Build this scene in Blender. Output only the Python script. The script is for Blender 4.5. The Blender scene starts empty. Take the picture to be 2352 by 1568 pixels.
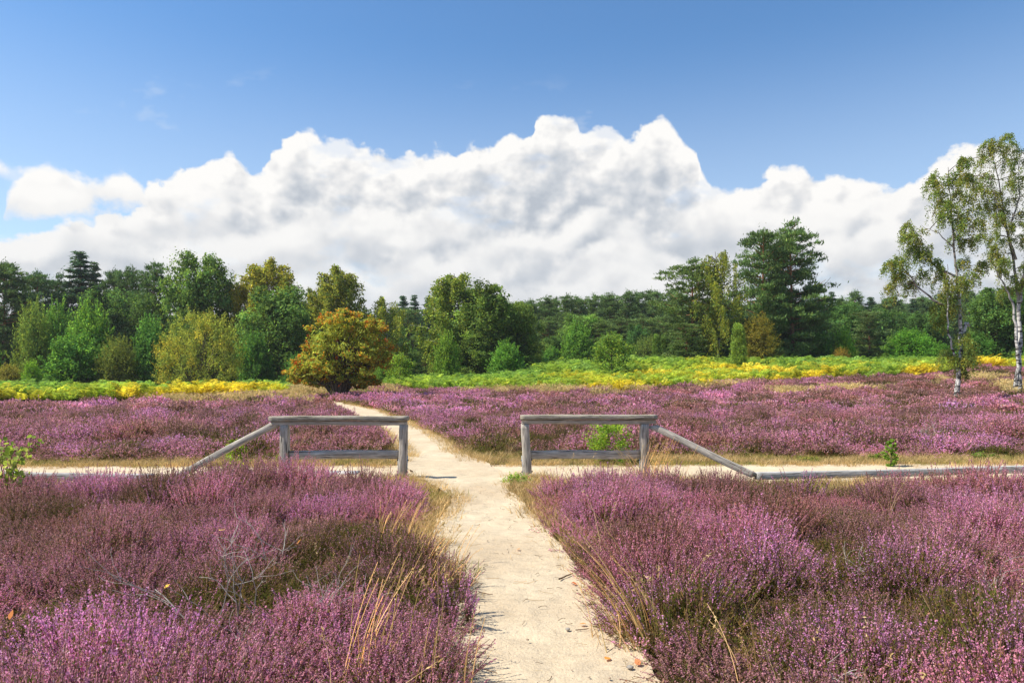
import bpy, math, random
import numpy as np
from mathutils import Vector, Matrix, Euler

# ------------------------------------------------------------------ camera, sky, sun, exposure
SC = bpy.context.scene
COL = SC.collection
EYE = 1.64                      # camera height above the sandy track
FPX = 1568.0                    # focal length and principal point of the plan grid (2352 wide)
CX, HY = 1176.0, 860.0          # horizon row of that grid

cam_d = bpy.data.cameras.new('camera')
cam_d.lens = 24.0
cam_d.sensor_width = 36.0
cam_d.shift_y = (HY - 784.0) / 2352.0
cam_d.clip_start = 0.05
cam_d.clip_end = 5000.0
cam = bpy.data.objects.new('camera', cam_d)
cam.location = (0, 0, EYE)
cam.rotation_euler = (math.radians(90), 0, 0)
COL.objects.link(cam)
SC.camera = cam

SUN_AZ, SUN_EL = math.radians(-97.0), math.radians(52.0)     # left of the view, a little ahead
SUN_DIR = Vector((math.sin(SUN_AZ) * math.cos(SUN_EL), math.cos(SUN_AZ) * math.cos(SUN_EL), math.sin(SUN_EL)))
SUN_STRENGTH, SKY_STRENGTH, EXPOSURE = 4.3, 0.099, 0.84

SC.view_settings.view_transform = 'Standard'
SC.view_settings.look = 'None'
SC.view_settings.exposure = EXPOSURE
SC.view_settings.gamma = 1.0
SC.render.engine = 'CYCLES'
cy = SC.cycles
cy.max_bounces = 5
cy.diffuse_bounces = 4
cy.volume_bounces = 0
cy.glossy_bounces = 2
cy.transmission_bounces = 4
cy.transparent_max_bounces = 4
cy.caustics_reflective = False
cy.caustics_refractive = False
cy.use_denoising = True

sl = bpy.data.lights.new('sun', 'SUN')
sl.energy = SUN_STRENGTH
sl.angle = math.radians(0.53)
sl.color = (1.0, 0.945, 0.85)
sun = bpy.data.objects.new('sun', sl)
sun.location = (-30, 10, 40)
sun.rotation_euler = (-SUN_DIR).to_track_quat('-Z', 'Y').to_euler()
COL.objects.link(sun)


class NT:
    """small helper to write node trees as expressions"""
    def __init__(self, tree):
        self.t = tree
        self.n = tree.nodes
        self.l = tree.links

    def new(self, kind, **kw):
        nd = self.n.new(kind)
        for k, v in kw.items():
            setattr(nd, k, v)
        return nd

    def put(self, sock, v):
        if v is None:
            return
        if hasattr(v, 'is_linked') or isinstance(v, bpy.types.NodeSocket):
            self.l.new(v, sock)
        else:
            sock.default_value = v

    def m(self, op, a, b=None, c=None, clamp=False):
        nd = self.new('ShaderNodeMath', operation=op, use_clamp=clamp)
        for i, v in enumerate((a, b, c)):
            if v is not None:
                self.put(nd.inputs[i], v)
        return nd.outputs[0]

    def vec(self, x, y, z):
        nd = self.new('ShaderNodeCombineXYZ')
        for i, v in enumerate((x, y, z)):
            self.put(nd.inputs[i], v)
        return nd.outputs[0]

    def noise(self, v, scale, detail=4, rough=0.55, dist=0.0, out=0, dim='3D'):
        nd = self.new('ShaderNodeTexNoise')
        nd.noise_dimensions = dim
        if v is not None:
            self.put(nd.inputs['Vector'], v)
        nd.inputs['Scale'].default_value = scale
        nd.inputs['Detail'].default_value = detail
        nd.inputs['Roughness'].default_value = rough
        nd.inputs['Distortion'].default_value = dist
        return nd.outputs[out]

    def voro(self, v, scale, detail=2, rough=0.5, dim='2D'):
        nd = self.new('ShaderNodeTexVoronoi', feature='F1', voronoi_dimensions=dim)
        self.put(nd.inputs['Vector'], v)
        nd.inputs['Scale'].default_value = scale
        if 'Detail' in nd.inputs:
            nd.inputs['Detail'].default_value = detail
            nd.inputs['Roughness'].default_value = rough
            nd.normalize = True
        return nd.outputs['Distance']

    def mapr(self, v, a, b, c=0.0, d=1.0, smooth=False):
        nd = self.new('ShaderNodeMapRange')
        if smooth:
            nd.interpolation_type = 'SMOOTHSTEP'
        self.put(nd.inputs[0], v)
        for i, x in enumerate((a, b, c, d)):
            self.put(nd.inputs[i + 1], x)
        return nd.outputs[0]

    def mix(self, f, a, b, blend='MIX'):
        nd = self.new('ShaderNodeMix', data_type='RGBA', blend_type=blend)
        self.put(nd.inputs[0], f)
        for s, v in ((nd.inputs[6], a), (nd.inputs[7], b)):
            if isinstance(v, tuple) and len(v) == 3:
                v = v + (1.0,)
            self.put(s, v)
        return nd.outputs[2]

    def ramp(self, f, stops, mode='LINEAR'):
        nd = self.new('ShaderNodeValToRGB')
        cr = nd.color_ramp
        cr.interpolation = mode
        while len(cr.elements) < len(stops):
            cr.elements.new(0.5)
        for e, (p, c) in zip(cr.elements, stops):
            e.position = p
            e.color = tuple(c) + (1.0,)
        self.put(nd.inputs[0], f)
        return nd.outputs[0]


def build_world():
    w = bpy.data.worlds.new('World')
    SC.world = w
    w.use_nodes = True
    T = NT(w.node_tree)
    T.n.clear()
    sky = T.new('ShaderNodeTexSky', sky_type='NISHITA')
    sky.sun_disc = False
    sky.sun_elevation = SUN_EL
    sky.sun_rotation = SUN_AZ
    sky.altitude = 50.0
    sky.air_density = 1.0
    sky.dust_density = 0.15
    sky.ozone_density = 1.4
    tc = T.new('ShaderNodeTexCoord')
    sp = T.new('ShaderNodeSeparateXYZ')
    T.l.new(tc.outputs['Generated'], sp.inputs[0])
    x, y, z = sp.outputs
    A = T.m('ARCTAN2', x, y)                                    # bearing from straight ahead
    hyp = T.m('SQRT', T.m('ADD', T.m('MULTIPLY', x, x), T.m('MULTIPLY', y, y)))
    V = T.m('DIVIDE', z, T.m('MAXIMUM', hyp, 0.02))             # tangent of elevation

    def prof(pts, Aw):
        """skyline of a cloud bank: height over bearing"""
        nd = T.new('ShaderNodeFloatCurve')
        cu = nd.mapping.curves[0]
        L = []
        for px, py in pts:
            u = (px - CX) / FPX
            a = math.atan(u)
            v = (HY - py) / FPX * math.cos(a)
            L.append(((a + 0.85) / 1.7, max(0.0, v / 0.5)))
        L = [(0.0, L[0][1])] + L + [(1.0, L[-1][1])]
        while len(cu.points) < len(L):
            cu.points.new(0.5, 0.5)
        for p, q in zip(cu.points, L):
            p.location = q
            p.handle_type = 'AUTO'
        nd.mapping.use_clip = True
        nd.mapping.update()
        T.put(nd.inputs['Value'], T.m('DIVIDE', T.m('ADD', Aw, 0.85), 1.7, clamp=True))
        return T.m('MULTIPLY', nd.outputs[0], 0.5)

    def heads(pts, k, frac, drop, amp, soft, s, deep):
        """one rank of cumulus heads: opacity and shade; ranks lower down stand in front of those above"""
        sd = 3.7 * k + 1.3
        P = T.vec(T.m('ADD', A, sd), T.m('MULTIPLY', V, 1.15), 0.0)
        b = T.voro(P, s, 1.6, 0.5)
        n = T.noise(P, s * 1.7, 5, 0.56, 0.0, dim='2D')
        f = T.m('ADD', T.m('MULTIPLY', T.m('SUBTRACT', 0.12, T.m('MULTIPLY', b, b)), 1.5), T.m('MULTIPLY', T.m('SUBTRACT', n, 0.5), 1.0))
        if frac < 1.0:
            lf = T.noise(T.vec(T.m('ADD', A, sd * 2.1), 0.0, 0.0), 4.6, 2, 0.5, 0.0, dim='2D')
            top = T.m('ADD', 0.30 * frac, T.m('MULTIPLY', T.m('SUBTRACT', lf, 0.5), drop))
        else:
            top = prof(pts, T.m('ADD', A, T.m('MULTIPLY', f, 0.016)))
        d = T.m('ADD', T.m('SUBTRACT', top, V), T.m('MULTIPLY', f, amp))
        alpha = T.mapr(d, 0.0, soft, 0.0, 1.0, True)
        if frac < 1.0:
            pr = T.noise(T.vec(T.m('ADD', A, sd * 1.4), T.m('MULTIPLY', V, 1.5), 0.0), 4.2, 2, 0.5, 0.0, dim='2D')
            alpha = T.m('MULTIPLY', alpha, T.mapr(pr, 0.44, 0.54, 0.0, 1.0, True))
        n2 = T.noise(T.vec(T.m('ADD', A, sd - 0.016), T.m('MULTIPLY', T.m('ADD', V, 0.016), 1.15), 0.0), s * 1.7, 2, 0.5, 0.0, dim='2D')
        side = T.m('MULTIPLY', T.m('SUBTRACT', n, n2), 1.25)
        shade = T.m('ADD', T.m('SUBTRACT', 1.02, T.mapr(d, 0.0, deep, 0.0, 0.70, True)), side)
        return alpha, shade

    def tint(shade):
        return T.ramp(shade, [(0.0, (0.50, 0.545, 0.61)), (0.32, (0.645, 0.675, 0.72)), (0.62, (0.83, 0.83, 0.835)), (0.88, (1.0, 0.985, 0.96))])

    main = [(-200, 560), (-60, 560), (0, 548), (30, 540), (120, 515), (210, 500), (300, 470), (340, 425), (380, 400), (440, 372), (500, 356), (535, 350), (556, 372), (585, 385), (625, 338),
            (648, 318), (672, 300), (695, 293), (720, 300), (742, 314), (780, 322), (850, 330), (905, 345), (960, 340), (1035, 332), (1100, 324), (1180, 304), (1222, 288),
(1224, 268), (1240, 250), (1262, 245), (1292, 246), (1316, 256), (1330, 286), (1346, 306), (1358, 304), (1368, 294), (1382, 287), (1400, 285), (1418, 289), (1430, 299), (1442, 308), (1458, 302), (1470, 286), (1486, 273),
            (1508, 262), (1530, 268), (1548, 288), (1570, 315), (1602, 345), (1618, 395), (1660, 425), (1720, 420), (1765, 392), (1785, 378), (1835, 380), (1880, 398), (1950, 400), (2010, 420),
            (2060, 425), (2100, 408), (2140, 380), (2185, 350), (2235, 330), (2352, 325), (2500, 350)]
    islet = [(-300, 900), (-40, 900), (0, 520), (22, 450), (50, 412), (100, 392), (150, 398), (230, 408), (290, 404), (318, 425), (345, 480), (400, 900), (700, 900), (2700, 900)]

    a1, s1 = heads(main, 0, 1.0, 0.0, 0.040, 0.013, 16.0, 0.11)
    # thin places in the main bank, and its blue gap low on the left
    thin = T.noise(T.vec(T.m('ADD', A, 3.3), T.m('MULTIPLY', V, 2.0), 0.0), 6.0, 4, 0.6, 0.0, dim='2D')
    a1 = T.m('MULTIPLY', a1, T.mapr(thin, 0.30, 0.42, 0.82, 1.0, True))
    # the small separate cloud on the left has a floor of its own
    P4 = T.vec(A, T.m('MULTIPLY', V, 1.2), 2.2)
    f4 = T.m('ADD', T.m('MULTIPLY', T.m('SUBTRACT', T.noise(P4, 14.0, 5, 0.6, 0.0, dim='2D'), 0.5), 0.055), T.m('MULTIPLY', T.m('SUBTRACT', 0.4, T.voro(P4, 16.0, 1.0, 0.5)), 0.03))
    f4 = T.m('ADD', f4, 0.012)
    d4 = T.m('ADD', T.m('SUBTRACT', prof(islet, A), V), f4)
    fl = T.m('ADD', T.m('SUBTRACT', V, T.mapr(A, -0.63, -0.47, 0.186, 0.226)), f4)
    a4 = T.m('MULTIPLY', T.mapr(d4, 0.0, 0.02, 0, 1, True), T.mapr(fl, 0.0, 0.025, 0, 1, True))
    s4 = T.m('ADD', T.mapr(fl, 0.0, 0.06, 0.55, 1.0), T.m('MULTIPLY', f4, 2.0))
    # faint wisps high up
    wp = T.noise(T.vec(T.m('ADD', A, T.m('MULTIPLY', V, -0.5)), T.m('MULTIPLY', V, 1.9), 0.0), 4.2, 5, 0.62, 0.0, dim='2D')
    aw = T.m('MULTIPLY', T.mapr(wp, 0.57, 0.74, 0.0, 0.34, True), T.mapr(V, 0.36, 0.46, 1.0, 0.0, True))
    skyc = sky.outputs[0]
    sat = T.new('ShaderNodeHueSaturation')
    T.l.new(skyc, sat.inputs['Color'])
    sat.inputs['Saturation'].default_value = 1.22
    b_sky = T.new('ShaderNodeBackground')
    T.l.new(sat.outputs[0], b_sky.inputs[0])
    b_sky.inputs[1].default_value = SKY_STRENGTH
    c = T.mix(a4, T.mix(a1, (0.80, 0.85, 0.92), tint(s1)), tint(s4))
    veil = T.mapr(V, 0.50, 0.18, 0.0, 0.30, True)
    al = T.m('MAXIMUM', T.m('MAXIMUM', T.m('MAXIMUM', a1, a4), aw), veil)
    for k, (frac, drop, amp, soft, s_, deep) in enumerate(((0.80, 0.16, 0.050, 0.018, 9.0, 0.10), (0.62, 0.18, 0.050, 0.020, 8.0, 0.09), (0.46, 0.16, 0.045, 0.022, 9.0, 0.08), (0.30, 0.10, 0.035, 0.020, 11.0, 0.06))):
        ak, sk = heads(main, k + 1, frac, drop, amp, soft, s_, deep)
        c = T.mix(T.m('MULTIPLY', ak, 0.92), c, tint(sk))
        al = T.m('MAXIMUM', al, T.m('MULTIPLY', ak, 0.95))
    c = T.mix(T.mapr(V, 0.0, 0.24, 0.6, 0.0), c, (0.68, 0.715, 0.76))          # cloud paler and greyer towards the horizon
    al = T.m('MAXIMUM', al, T.mapr(V, 0.20, 0.11, 0.0, 0.93, True))
    b_c = T.new('ShaderNodeBackground')
    T.l.new(c, b_c.inputs[0])
    b_c.inputs[1].default_value = 0.56
    up = T.mapr(V, -0.02, 0.0, 0.0, 1.0)
    al = T.m('MULTIPLY', al, up)
    ms = T.new('ShaderNodeMixShader')
    T.l.new(al, ms.inputs[0])
    T.l.new(b_sky.outputs[0], ms.inputs[1])
    T.l.new(b_c.outputs[0], ms.inputs[2])
    out = T.new('ShaderNodeOutputWorld')
    T.l.new(ms.outputs[0], out.inputs[0])


build_world()

# ------------------------------------------------------------------ small tools
def smooth(t):
    t = np.clip(t, 0.0, 1.0)
    return t * t * (3 - 2 * t)


def _hash(ix, iy, seed):
    h = (ix.astype(np.int64) * 374761393 + iy.astype(np.int64) * 668265263 + seed * 974634777) & 0xffffffff
    h = ((h ^ (h >> 13)) * 1274126177) & 0xffffffff
    h = (h ^ (h >> 16)) & 0xffffffff
    return h / 4294967295.0


def vnoise(x, y, seed=0):
    x = np.asarray(x, float)
    y = np.asarray(y, float)
    ix, iy = np.floor(x), np.floor(y)
    fx, fy = smooth(x - ix), smooth(y - iy)
    a = _hash(ix, iy, seed)
    b = _hash(ix + 1, iy, seed)
    c = _hash(ix, iy + 1, seed)
    d = _hash(ix + 1, iy + 1, seed)
    return (a * (1 - fx) + b * fx) * (1 - fy) + (c * (1 - fx) + d * fx) * fy


def fbm(x, y, seed=0, oct=4, gain=0.5):
    s, a, t = 0.0, 1.0, 0.0
    for o in range(oct):
        s = s + a * vnoise(np.asarray(x) * 2 ** o + 17.3 * o, np.asarray(y) * 2 ** o + 9.1 * o, seed + o)
        t += a
        a *= gain
    return s / t


# ------------------------------------------------------------------ lie of the land
_SX = [-400, -60, -25, -12, 0, 15, 30, 50, 90, 400]
_SV = [0.25, 0.2, 0.2, 0.45, 0.85, 1.45, 2.0, 2.75, 3.0, 3.0]


def H(x, y):
    """height of the ground: flat by the track, rising to the back right"""
    x = np.asarray(x, float)
    y = np.asarray(y, float)
    s = np.interp(x, _SX, _SV)
    bank = np.interp(x, [-2, 4, 22, 34], [0.0, 1.05, 0.85, 0.0])      # bank under the right-hand bracken
    return s * smooth((y - 24.0) / 46.0) + bank * smooth((y - 52.0) / 15.0)


def at(px, Y):
    """world x of a plan column at distance Y"""
    return (px - CX) / FPX * Y


def zat(py, Y):
    return EYE + (HY - py) / FPX * Y


def ground_hit(px, py, over=0.0):
    """where the line of sight through (px, py) meets the ground (or a cover of given height on it)"""
    Y = np.arange(2.0, 160.0, 0.02)
    d = zat(py, Y) - H(at(px, Y), Y) - over
    k = np.argmax(d <= 0)
    Yk = float(Y[k]) if d[k] <= 0 else 75.0
    return float(at(px, Yk)), Yk


def gz(x, y):
    return float(H(x, y))


# ------------------------------------------------------------------ mesh and object helpers
def mesh_np(name, V, F, mats=(), attrs=None, smooth_shade=False, mat_index=None):
    """V (n,3); F an int array (m,3|4) or list of such arrays; attrs: {name: (type, per-face values)}"""
    if not isinstance(F, (list, tuple)):
        F = [F]
    F = [np.asarray(f, np.int64) for f in F if len(f)]
    V = np.asarray(V, np.float32)
    me = bpy.data.meshes.new(name)
    me.vertices.add(len(V))
    me.vertices.foreach_set('co', V.ravel())
    loops = np.concatenate([f.ravel() for f in F])
    totals = np.concatenate([np.full(len(f), f.shape[1]) for f in F])
    starts = np.concatenate([[0], np.cumsum(totals)[:-1]])
    me.loops.add(len(loops))
    me.loops.foreach_set('vertex_index', loops.astype(np.int32))
    me.polygons.add(len(totals))
    me.polygons.foreach_set('loop_start', starts.astype(np.int32))
    me.polygons.foreach_set('loop_total', totals.astype(np.int32))
    if smooth_shade:
        me.polygons.foreach_set('use_smooth', np.ones(len(totals), bool))
    for m in mats:
        me.materials.append(m)
    if mat_index is not None:
        me.polygons.foreach_set('material_index', np.asarray(mat_index, np.int32))
    for k, (tp, val) in (attrs or {}).items():
        a = me.attributes.new(k, tp, 'FACE')
        val = np.asarray(val, np.float32)
        if tp == 'FLOAT_COLOR':
            if val.shape[1] == 3:
                val = np.concatenate([val, np.ones((len(val), 1), np.float32)], 1)
            a.data.foreach_set('color', val.ravel())
        else:
            a.data.foreach_set('value', val.ravel())
    me.update()
    return me


def link(name, me, parent=None, label=None, cat=None, group=None, kind=None, loc=None):
    o = bpy.data.objects.new(name, me)
    COL.objects.link(o)
    if parent is not None:
        o.parent = parent
    if loc is not None:
        o.location = loc
    if label:
        o['label'] = label
    if cat:
        o['category'] = cat
    if group:
        o['group'] = group
    if kind:
        o['kind'] = kind
    return o


def thing(name, label, cat, loc=(0, 0, 0), rz=0.0, group=None):
    o = link(name, None, None, label, cat, group, None, loc)
    o.rotation_euler = (0, 0, rz)
    o.empty_display_size = 0.2
    return o


def norm(v):
    return v / np.maximum(np.linalg.norm(v, axis=-1, keepdims=True), 1e-9)


class Geo:
    """collects pieces: vertices, tri/quad faces and a colour per face"""
    def __init__(self):
        self.v, self.t, self.q, self.tc, self.qc, self.n = [], [], [], [], [], 0

    def add(self, V, F, C=None):
        V = np.asarray(V, float)
        F = np.asarray(F, np.int64)
        if not len(F):
            return
        if C is None:
            C = np.ones((len(F), 3))
        C = np.broadcast_to(np.asarray(C, float), (len(F), 3))
        (self.t if F.shape[1] == 3 else self.q).append(F + self.n)
        (self.tc if F.shape[1] == 3 else self.qc).append(C)
        self.v.append(V)
        self.n += len(V)

    def mesh(self, name, mats, smooth_shade=False):
        F, C = [], []
        if self.t:
            F.append(np.concatenate(self.t))
            C.append(np.concatenate(self.tc))
        if self.q:
            F.append(np.concatenate(self.q))
            C.append(np.concatenate(self.qc))
        return mesh_np(name, np.concatenate(self.v), F, mats, {'col': ('FLOAT_COLOR', np.concatenate(C))}, smooth_shade)


def tube(path, rad, sides=6, close=True):
    """tapered tube along a polyline"""
    P = np.asarray(path, float)
    R = np.broadcast_to(np.asarray(rad, float), (len(P),))
    Tn = norm(np.gradient(P, axis=0))
    up = np.array([0.0, 0.0, 1.0]) if abs(Tn[0, 2]) < 0.9 else np.array([1.0, 0.0, 0.0])
    a = norm(np.cross(Tn, up))
    b = np.cross(Tn, a)
    th = np.linspace(0, 2 * math.pi, sides, endpoint=False)
    ring = a[:, None, :] * np.cos(th)[None, :, None] + b[:, None, :] * np.sin(th)[None, :, None]
    V = (P[:, None, :] + ring * R[:, None, None]).reshape(-1, 3)
    F = []
    for i in range(len(P) - 1):
        for j in range(sides):
            k = (j + 1) % sides
            F.append((i * sides + j, i * sides + k, (i + 1) * sides + k, (i + 1) * sides + j))
    return V, np.array(F)


def rhombs(P, D, W, ln, wd):
    """leaf-shaped quads: centre P, long axis D, width axis W"""
    ln = np.asarray(ln)[:, None]
    wd = np.asarray(wd)[:, None]
    V = np.stack([P - D * ln * 0.5, P - D * ln * 0.06 + W * wd * 0.5, P + D * ln * 0.5, P - D * ln * 0.06 - W * wd * 0.5], 1).reshape(-1, 3)
    F = np.arange(len(P) * 4).reshape(-1, 4)
    return V, F


def perp(d, rng):
    r = rng.normal(size=d.shape)
    return norm(np.cross(d, r))


# ------------------------------------------------------------------ materials
def new_mat(name):
    m = bpy.data.materials.new(name)
    m.use_nodes = True
    T = NT(m.node_tree)
    T.n.clear()
    out = T.new('ShaderNodeOutputMaterial')
    return m, T, out


def attr(T, name, kind='GEOMETRY', out='Color'):
    nd = T.new('ShaderNodeAttribute', attribute_name=name, attribute_type=kind)
    return nd.outputs[out]


def leaf_mat(name, trans=0.35, gloss=0.04, instancer=False, tgain=(1.5, 1.45, 0.8), gain=1.0):
    """thin leaf: face colour times the plant's own tint; part of the light passes through"""
    m, T, out = new_mat(name)
    c = attr(T, 'col')
    if instancer:
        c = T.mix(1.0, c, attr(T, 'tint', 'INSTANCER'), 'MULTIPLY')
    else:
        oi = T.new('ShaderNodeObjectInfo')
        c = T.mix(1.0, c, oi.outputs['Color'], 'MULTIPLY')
    if gain != 1.0:
        c = T.mix(1.0, c, (gain * 1.08, gain * 0.97, gain * 0.92), 'MULTIPLY')
    d = T.new('ShaderNodeBsdfDiffuse')
    T.l.new(c, d.inputs[0])
    tr = T.new('ShaderNodeBsdfTranslucent')
    T.l.new(T.mix(1.0, c, tgain, 'MULTIPLY'), tr.inputs[0])
    mx = T.new('ShaderNodeMixShader')
    mx.inputs[0].default_value = trans
    T.l.new(d.outputs[0], mx.inputs[1])
    T.l.new(tr.outputs[0], mx.inputs[2])
    last = mx.outputs[0]
    if gloss > 0:
        g = T.new('ShaderNodeBsdfGlossy')
        g.inputs['Roughness'].default_value = 0.5
        g.inputs['Color'].default_value = (1, 1, 1, 1)
        m2 = T.new('ShaderNodeMixShader')
        m2.inputs[0].default_value = gloss
        T.l.new(last, m2.inputs[1])
        T.l.new(g.outputs[0], m2.inputs[2])
        last = m2.outputs[0]
    T.l.new(last, out.inputs[0])
    return m


def princ(T, out, col, rough=0.9, spec=0.2, bump=None, bstr=0.4, bdist=0.02):
    p = T.new('ShaderNodeBsdfPrincipled')
    if isinstance(col, tuple):
        p.inputs['Base Color'].default_value = tuple(col)[:3] + (1.0,)
    else:
        T.l.new(col, p.inputs['Base Color'])
    T.put(p.inputs['Roughness'], rough)
    p.inputs['Specular IOR Level'].default_value = spec
    if bump is not None:
        b = T.new('ShaderNodeBump')
        b.inputs['Strength'].default_value = bstr
        b.inputs['Distance'].default_value = bdist
        T.l.new(bump, b.inputs['Height'])
        T.l.new(b.outputs[0], p.inputs['Normal'])
    T.l.new(p.outputs[0], out.inputs[0])
    return p


def coords(T, which='Object', scale=(1, 1, 1), loc=(0, 0, 0)):
    tc = T.new('ShaderNodeTexCoord')
    mp = T.new('ShaderNodeMapping')
    mp.inputs['Scale'].default_value = scale
    mp.inputs['Location'].default_value = loc
    T.l.new(tc.outputs[which], mp.inputs[0])
    return mp.outputs[0]


def mat_sand(name, tone=1.0):
    m, T, out = new_mat(name)
    P = coords(T)
    big = T.noise(P, 0.9, 4, 0.55, 0.3)
    mid = T.noise(coords(T, scale=(1, 2.4, 1)), 5.0, 5, 0.6, 0.4)
    fine = T.noise(P, 60.0, 4, 0.7)
    grit = T.voro(P, 95.0, 0, 0.5, '3D')
    c = T.ramp(big, [(0.30, (0.49 * tone, 0.37 * tone, 0.23 * tone)), (0.55, (0.60 * tone, 0.48 * tone, 0.315 * tone)), (0.75, (0.65 * tone, 0.545 * tone, 0.375 * tone))])
    c = T.mix(T.mapr(mid, 0.42, 0.70, 0.0, 0.55), c, (0.38 * tone, 0.30 * tone, 0.20 * tone))
    c = T.mix(T.mapr(fine, 0.35, 0.75, 0.0, 0.35), c, (0.68 * tone, 0.60 * tone, 0.47 * tone))
    c = T.mix(T.mapr(grit, 0.0, 0.17, 0.42, 0.0), c, (0.20, 0.165, 0.12))
    straw = T.noise(coords(T, scale=(3.0, 26.0, 1)), 2.6, 4, 0.6, 1.2)
    c = T.mix(T.mapr(straw, 0.63, 0.72, 0.0, 0.5), c, (0.40, 0.29, 0.13))
    hgt = T.m('ADD', T.m('ADD', T.m('MULTIPLY', mid, 0.8), T.m('MULTIPLY', fine, 0.35)), T.m('MULTIPLY', T.noise(P, 14.0, 4, 0.6), 0.5))
    princ(T, out, c, 0.95, 0.1, hgt, 0.75, 0.035)
    return m


def mat_ground():
    m, T, out = new_mat('heath_soil')
    P = coords(T)
    a = T.noise(P, 0.35, 5, 0.6)
    b = T.noise(P, 6.0, 5, 0.65)
    c = T.ramp(a, [(0.3, (0.055, 0.045, 0.025)), (0.5, (0.085, 0.06, 0.035)), (0.7, (0.075, 0.075, 0.025))])
    c = T.mix(T.mapr(b, 0.4, 0.7, 0.0, 0.6), c, (0.045, 0.032, 0.022))
    princ(T, out, c, 0.97, 0.05, b, 0.6, 0.05)
    return m


def mat_wood(name, base=(0.235, 0.205, 0.165), dark=(0.07, 0.058, 0.045), lichen=0.0, seed=0.0):
    m, T, out = new_mat(name)
    oi = T.new('ShaderNodeObjectInfo')
    tc = T.new('ShaderNodeTexCoord')
    off = T.new('ShaderNodeVectorMath', operation='ADD')
    T.l.new(tc.outputs['Object'], off.inputs[0])
    T.l.new(T.vec(T.m('MULTIPLY', oi.outputs['Random'], 37.0), T.m('MULTIPLY', oi.outputs['Random'], 11.0), seed), off.inputs[1])

    def co(s):
        mp = T.new('ShaderNodeMapping')
        mp.inputs['Scale'].default_value = s
        T.l.new(off.outputs[0], mp.inputs[0])
        return mp.outputs[0]
    grain = T.noise(co((2.2, 34, 34)), 1.6, 6, 0.65, 0.9)
    rings = T.noise(co((0.9, 9, 9)), 2.0, 3, 0.5, 2.2)
    crack = T.noise(co((1.1, 30, 30)), 1.7, 3, 0.5, 0.6)
    blot = T.noise(co((3, 5, 5)), 1.6, 4, 0.6)
    light = tuple(min(1, v * 1.75) for v in base)
    c = T.ramp(grain, [(0.30, dark), (0.47, base), (0.68, light)])
    c = T.mix(T.mapr(rings, 0.45, 0.62, 0.0, 0.45), c, tuple(v * 0.62 for v in base))
    c = T.mix(T.mapr(blot, 0.45, 0.75, 0.0, 0.6), c, tuple(v * 0.7 for v in base))
    ck = T.mapr(crack, 0.60, 0.66, 0.0, 0.85)
    c = T.mix(ck, c, (0.025, 0.02, 0.016))
    if lichen:
        li = T.noise(co((5, 16, 16)), 2.3, 5, 0.7, 0.3)
        c = T.mix(T.mapr(li, 0.56, 0.64, 0.0, lichen), c, (0.40, 0.36, 0.20))
        li2 = T.noise(co((7, 20, 20)), 2.9, 4, 0.7, 0.3)
        c = T.mix(T.mapr(li2, 0.60, 0.66, 0.0, lichen), c, (0.055, 0.06, 0.05))
    hg = T.m('SUBTRACT', T.m('MULTIPLY', grain, 0.6), T.m('MULTIPLY', ck, 0.9))
    princ(T, out, c, 0.88, 0.2, hg, 0.6, 0.006)
    return m


def mat_bark(name, base, dark, sc=(6, 6, 1.3), top=None):
    m, T, out = new_mat(name)
    P = coords(T, scale=sc)
    n = T.noise(P, 2.4, 5, 0.65, 0.5)
    c = T.ramp(n, [(0.36, dark), (0.62, base)])
    if top is not None:
        tc = T.new('ShaderNodeTexCoord')
        sp = T.new('ShaderNodeSeparateXYZ')
        T.l.new(tc.outputs['Object'], sp.inputs[0])
        c = T.mix(T.mapr(sp.outputs[2], 2.0, 6.5, 0.0, 0.9), c, top)
    princ(T, out, c, 0.9, 0.15, n, 0.8, 0.03)
    return m


def mat_birch_bark():
    m, T, out = new_mat('birch_bark')
    tc = T.new('ShaderNodeTexCoord')
    sp = T.new('ShaderNodeSeparateXYZ')
    T.l.new(tc.outputs['Object'], sp.inputs[0])
    z = sp.outputs[2]
    marks = T.noise(coords(T, scale=(1.5, 1.5, 4.6)), 1.5, 4, 0.62, 0.5)
    rough = T.noise(coords(T, scale=(5, 5, 2.6)), 1.6, 5, 0.65, 0.7)
    c = T.mix(T.noise(coords(T), 1.2, 3), (0.50, 0.47, 0.43), (0.66, 0.64, 0.60))
    dm = T.mapr(marks, T.mapr(z, 0.0, 9.0, 0.49, 0.55), T.mapr(z, 0.0, 9.0, 0.54, 0.61))
    c = T.mix(dm, c, (0.045, 0.04, 0.035))
    db = T.m('MULTIPLY', T.mapr(rough, 0.46, 0.54, 0.0, 1.0), T.mapr(z, 0.3, 3.2, 1.0, 0.0))
    c = T.mix(db, c, (0.05, 0.045, 0.04))
    c = T.mix(T.mapr(z, 3.6, 7.5, 0.0, 0.85), c, (0.13, 0.105, 0.085))
    princ(T, out, c, 0.75, 0.25, rough, 0.5, 0.02)
    return m


def mat_plain(name, col, rough=0.8, spec=0.3, metal=0.0, nsc=None, var=0.3):
    m, T, out = new_mat(name)
    c = tuple(col)
    if nsc:
        n = T.noise(coords(T), nsc, 4, 0.6)
        c = T.mix(T.mapr(n, 0.35, 0.7, 0.0, 1.0), tuple(v * (1 - var) for v in col), tuple(min(1, v * (1 + var)) for v in col))
    p = princ(T, out, c, rough, spec)
    p.inputs['Metallic'].default_value = metal
    return m


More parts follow.
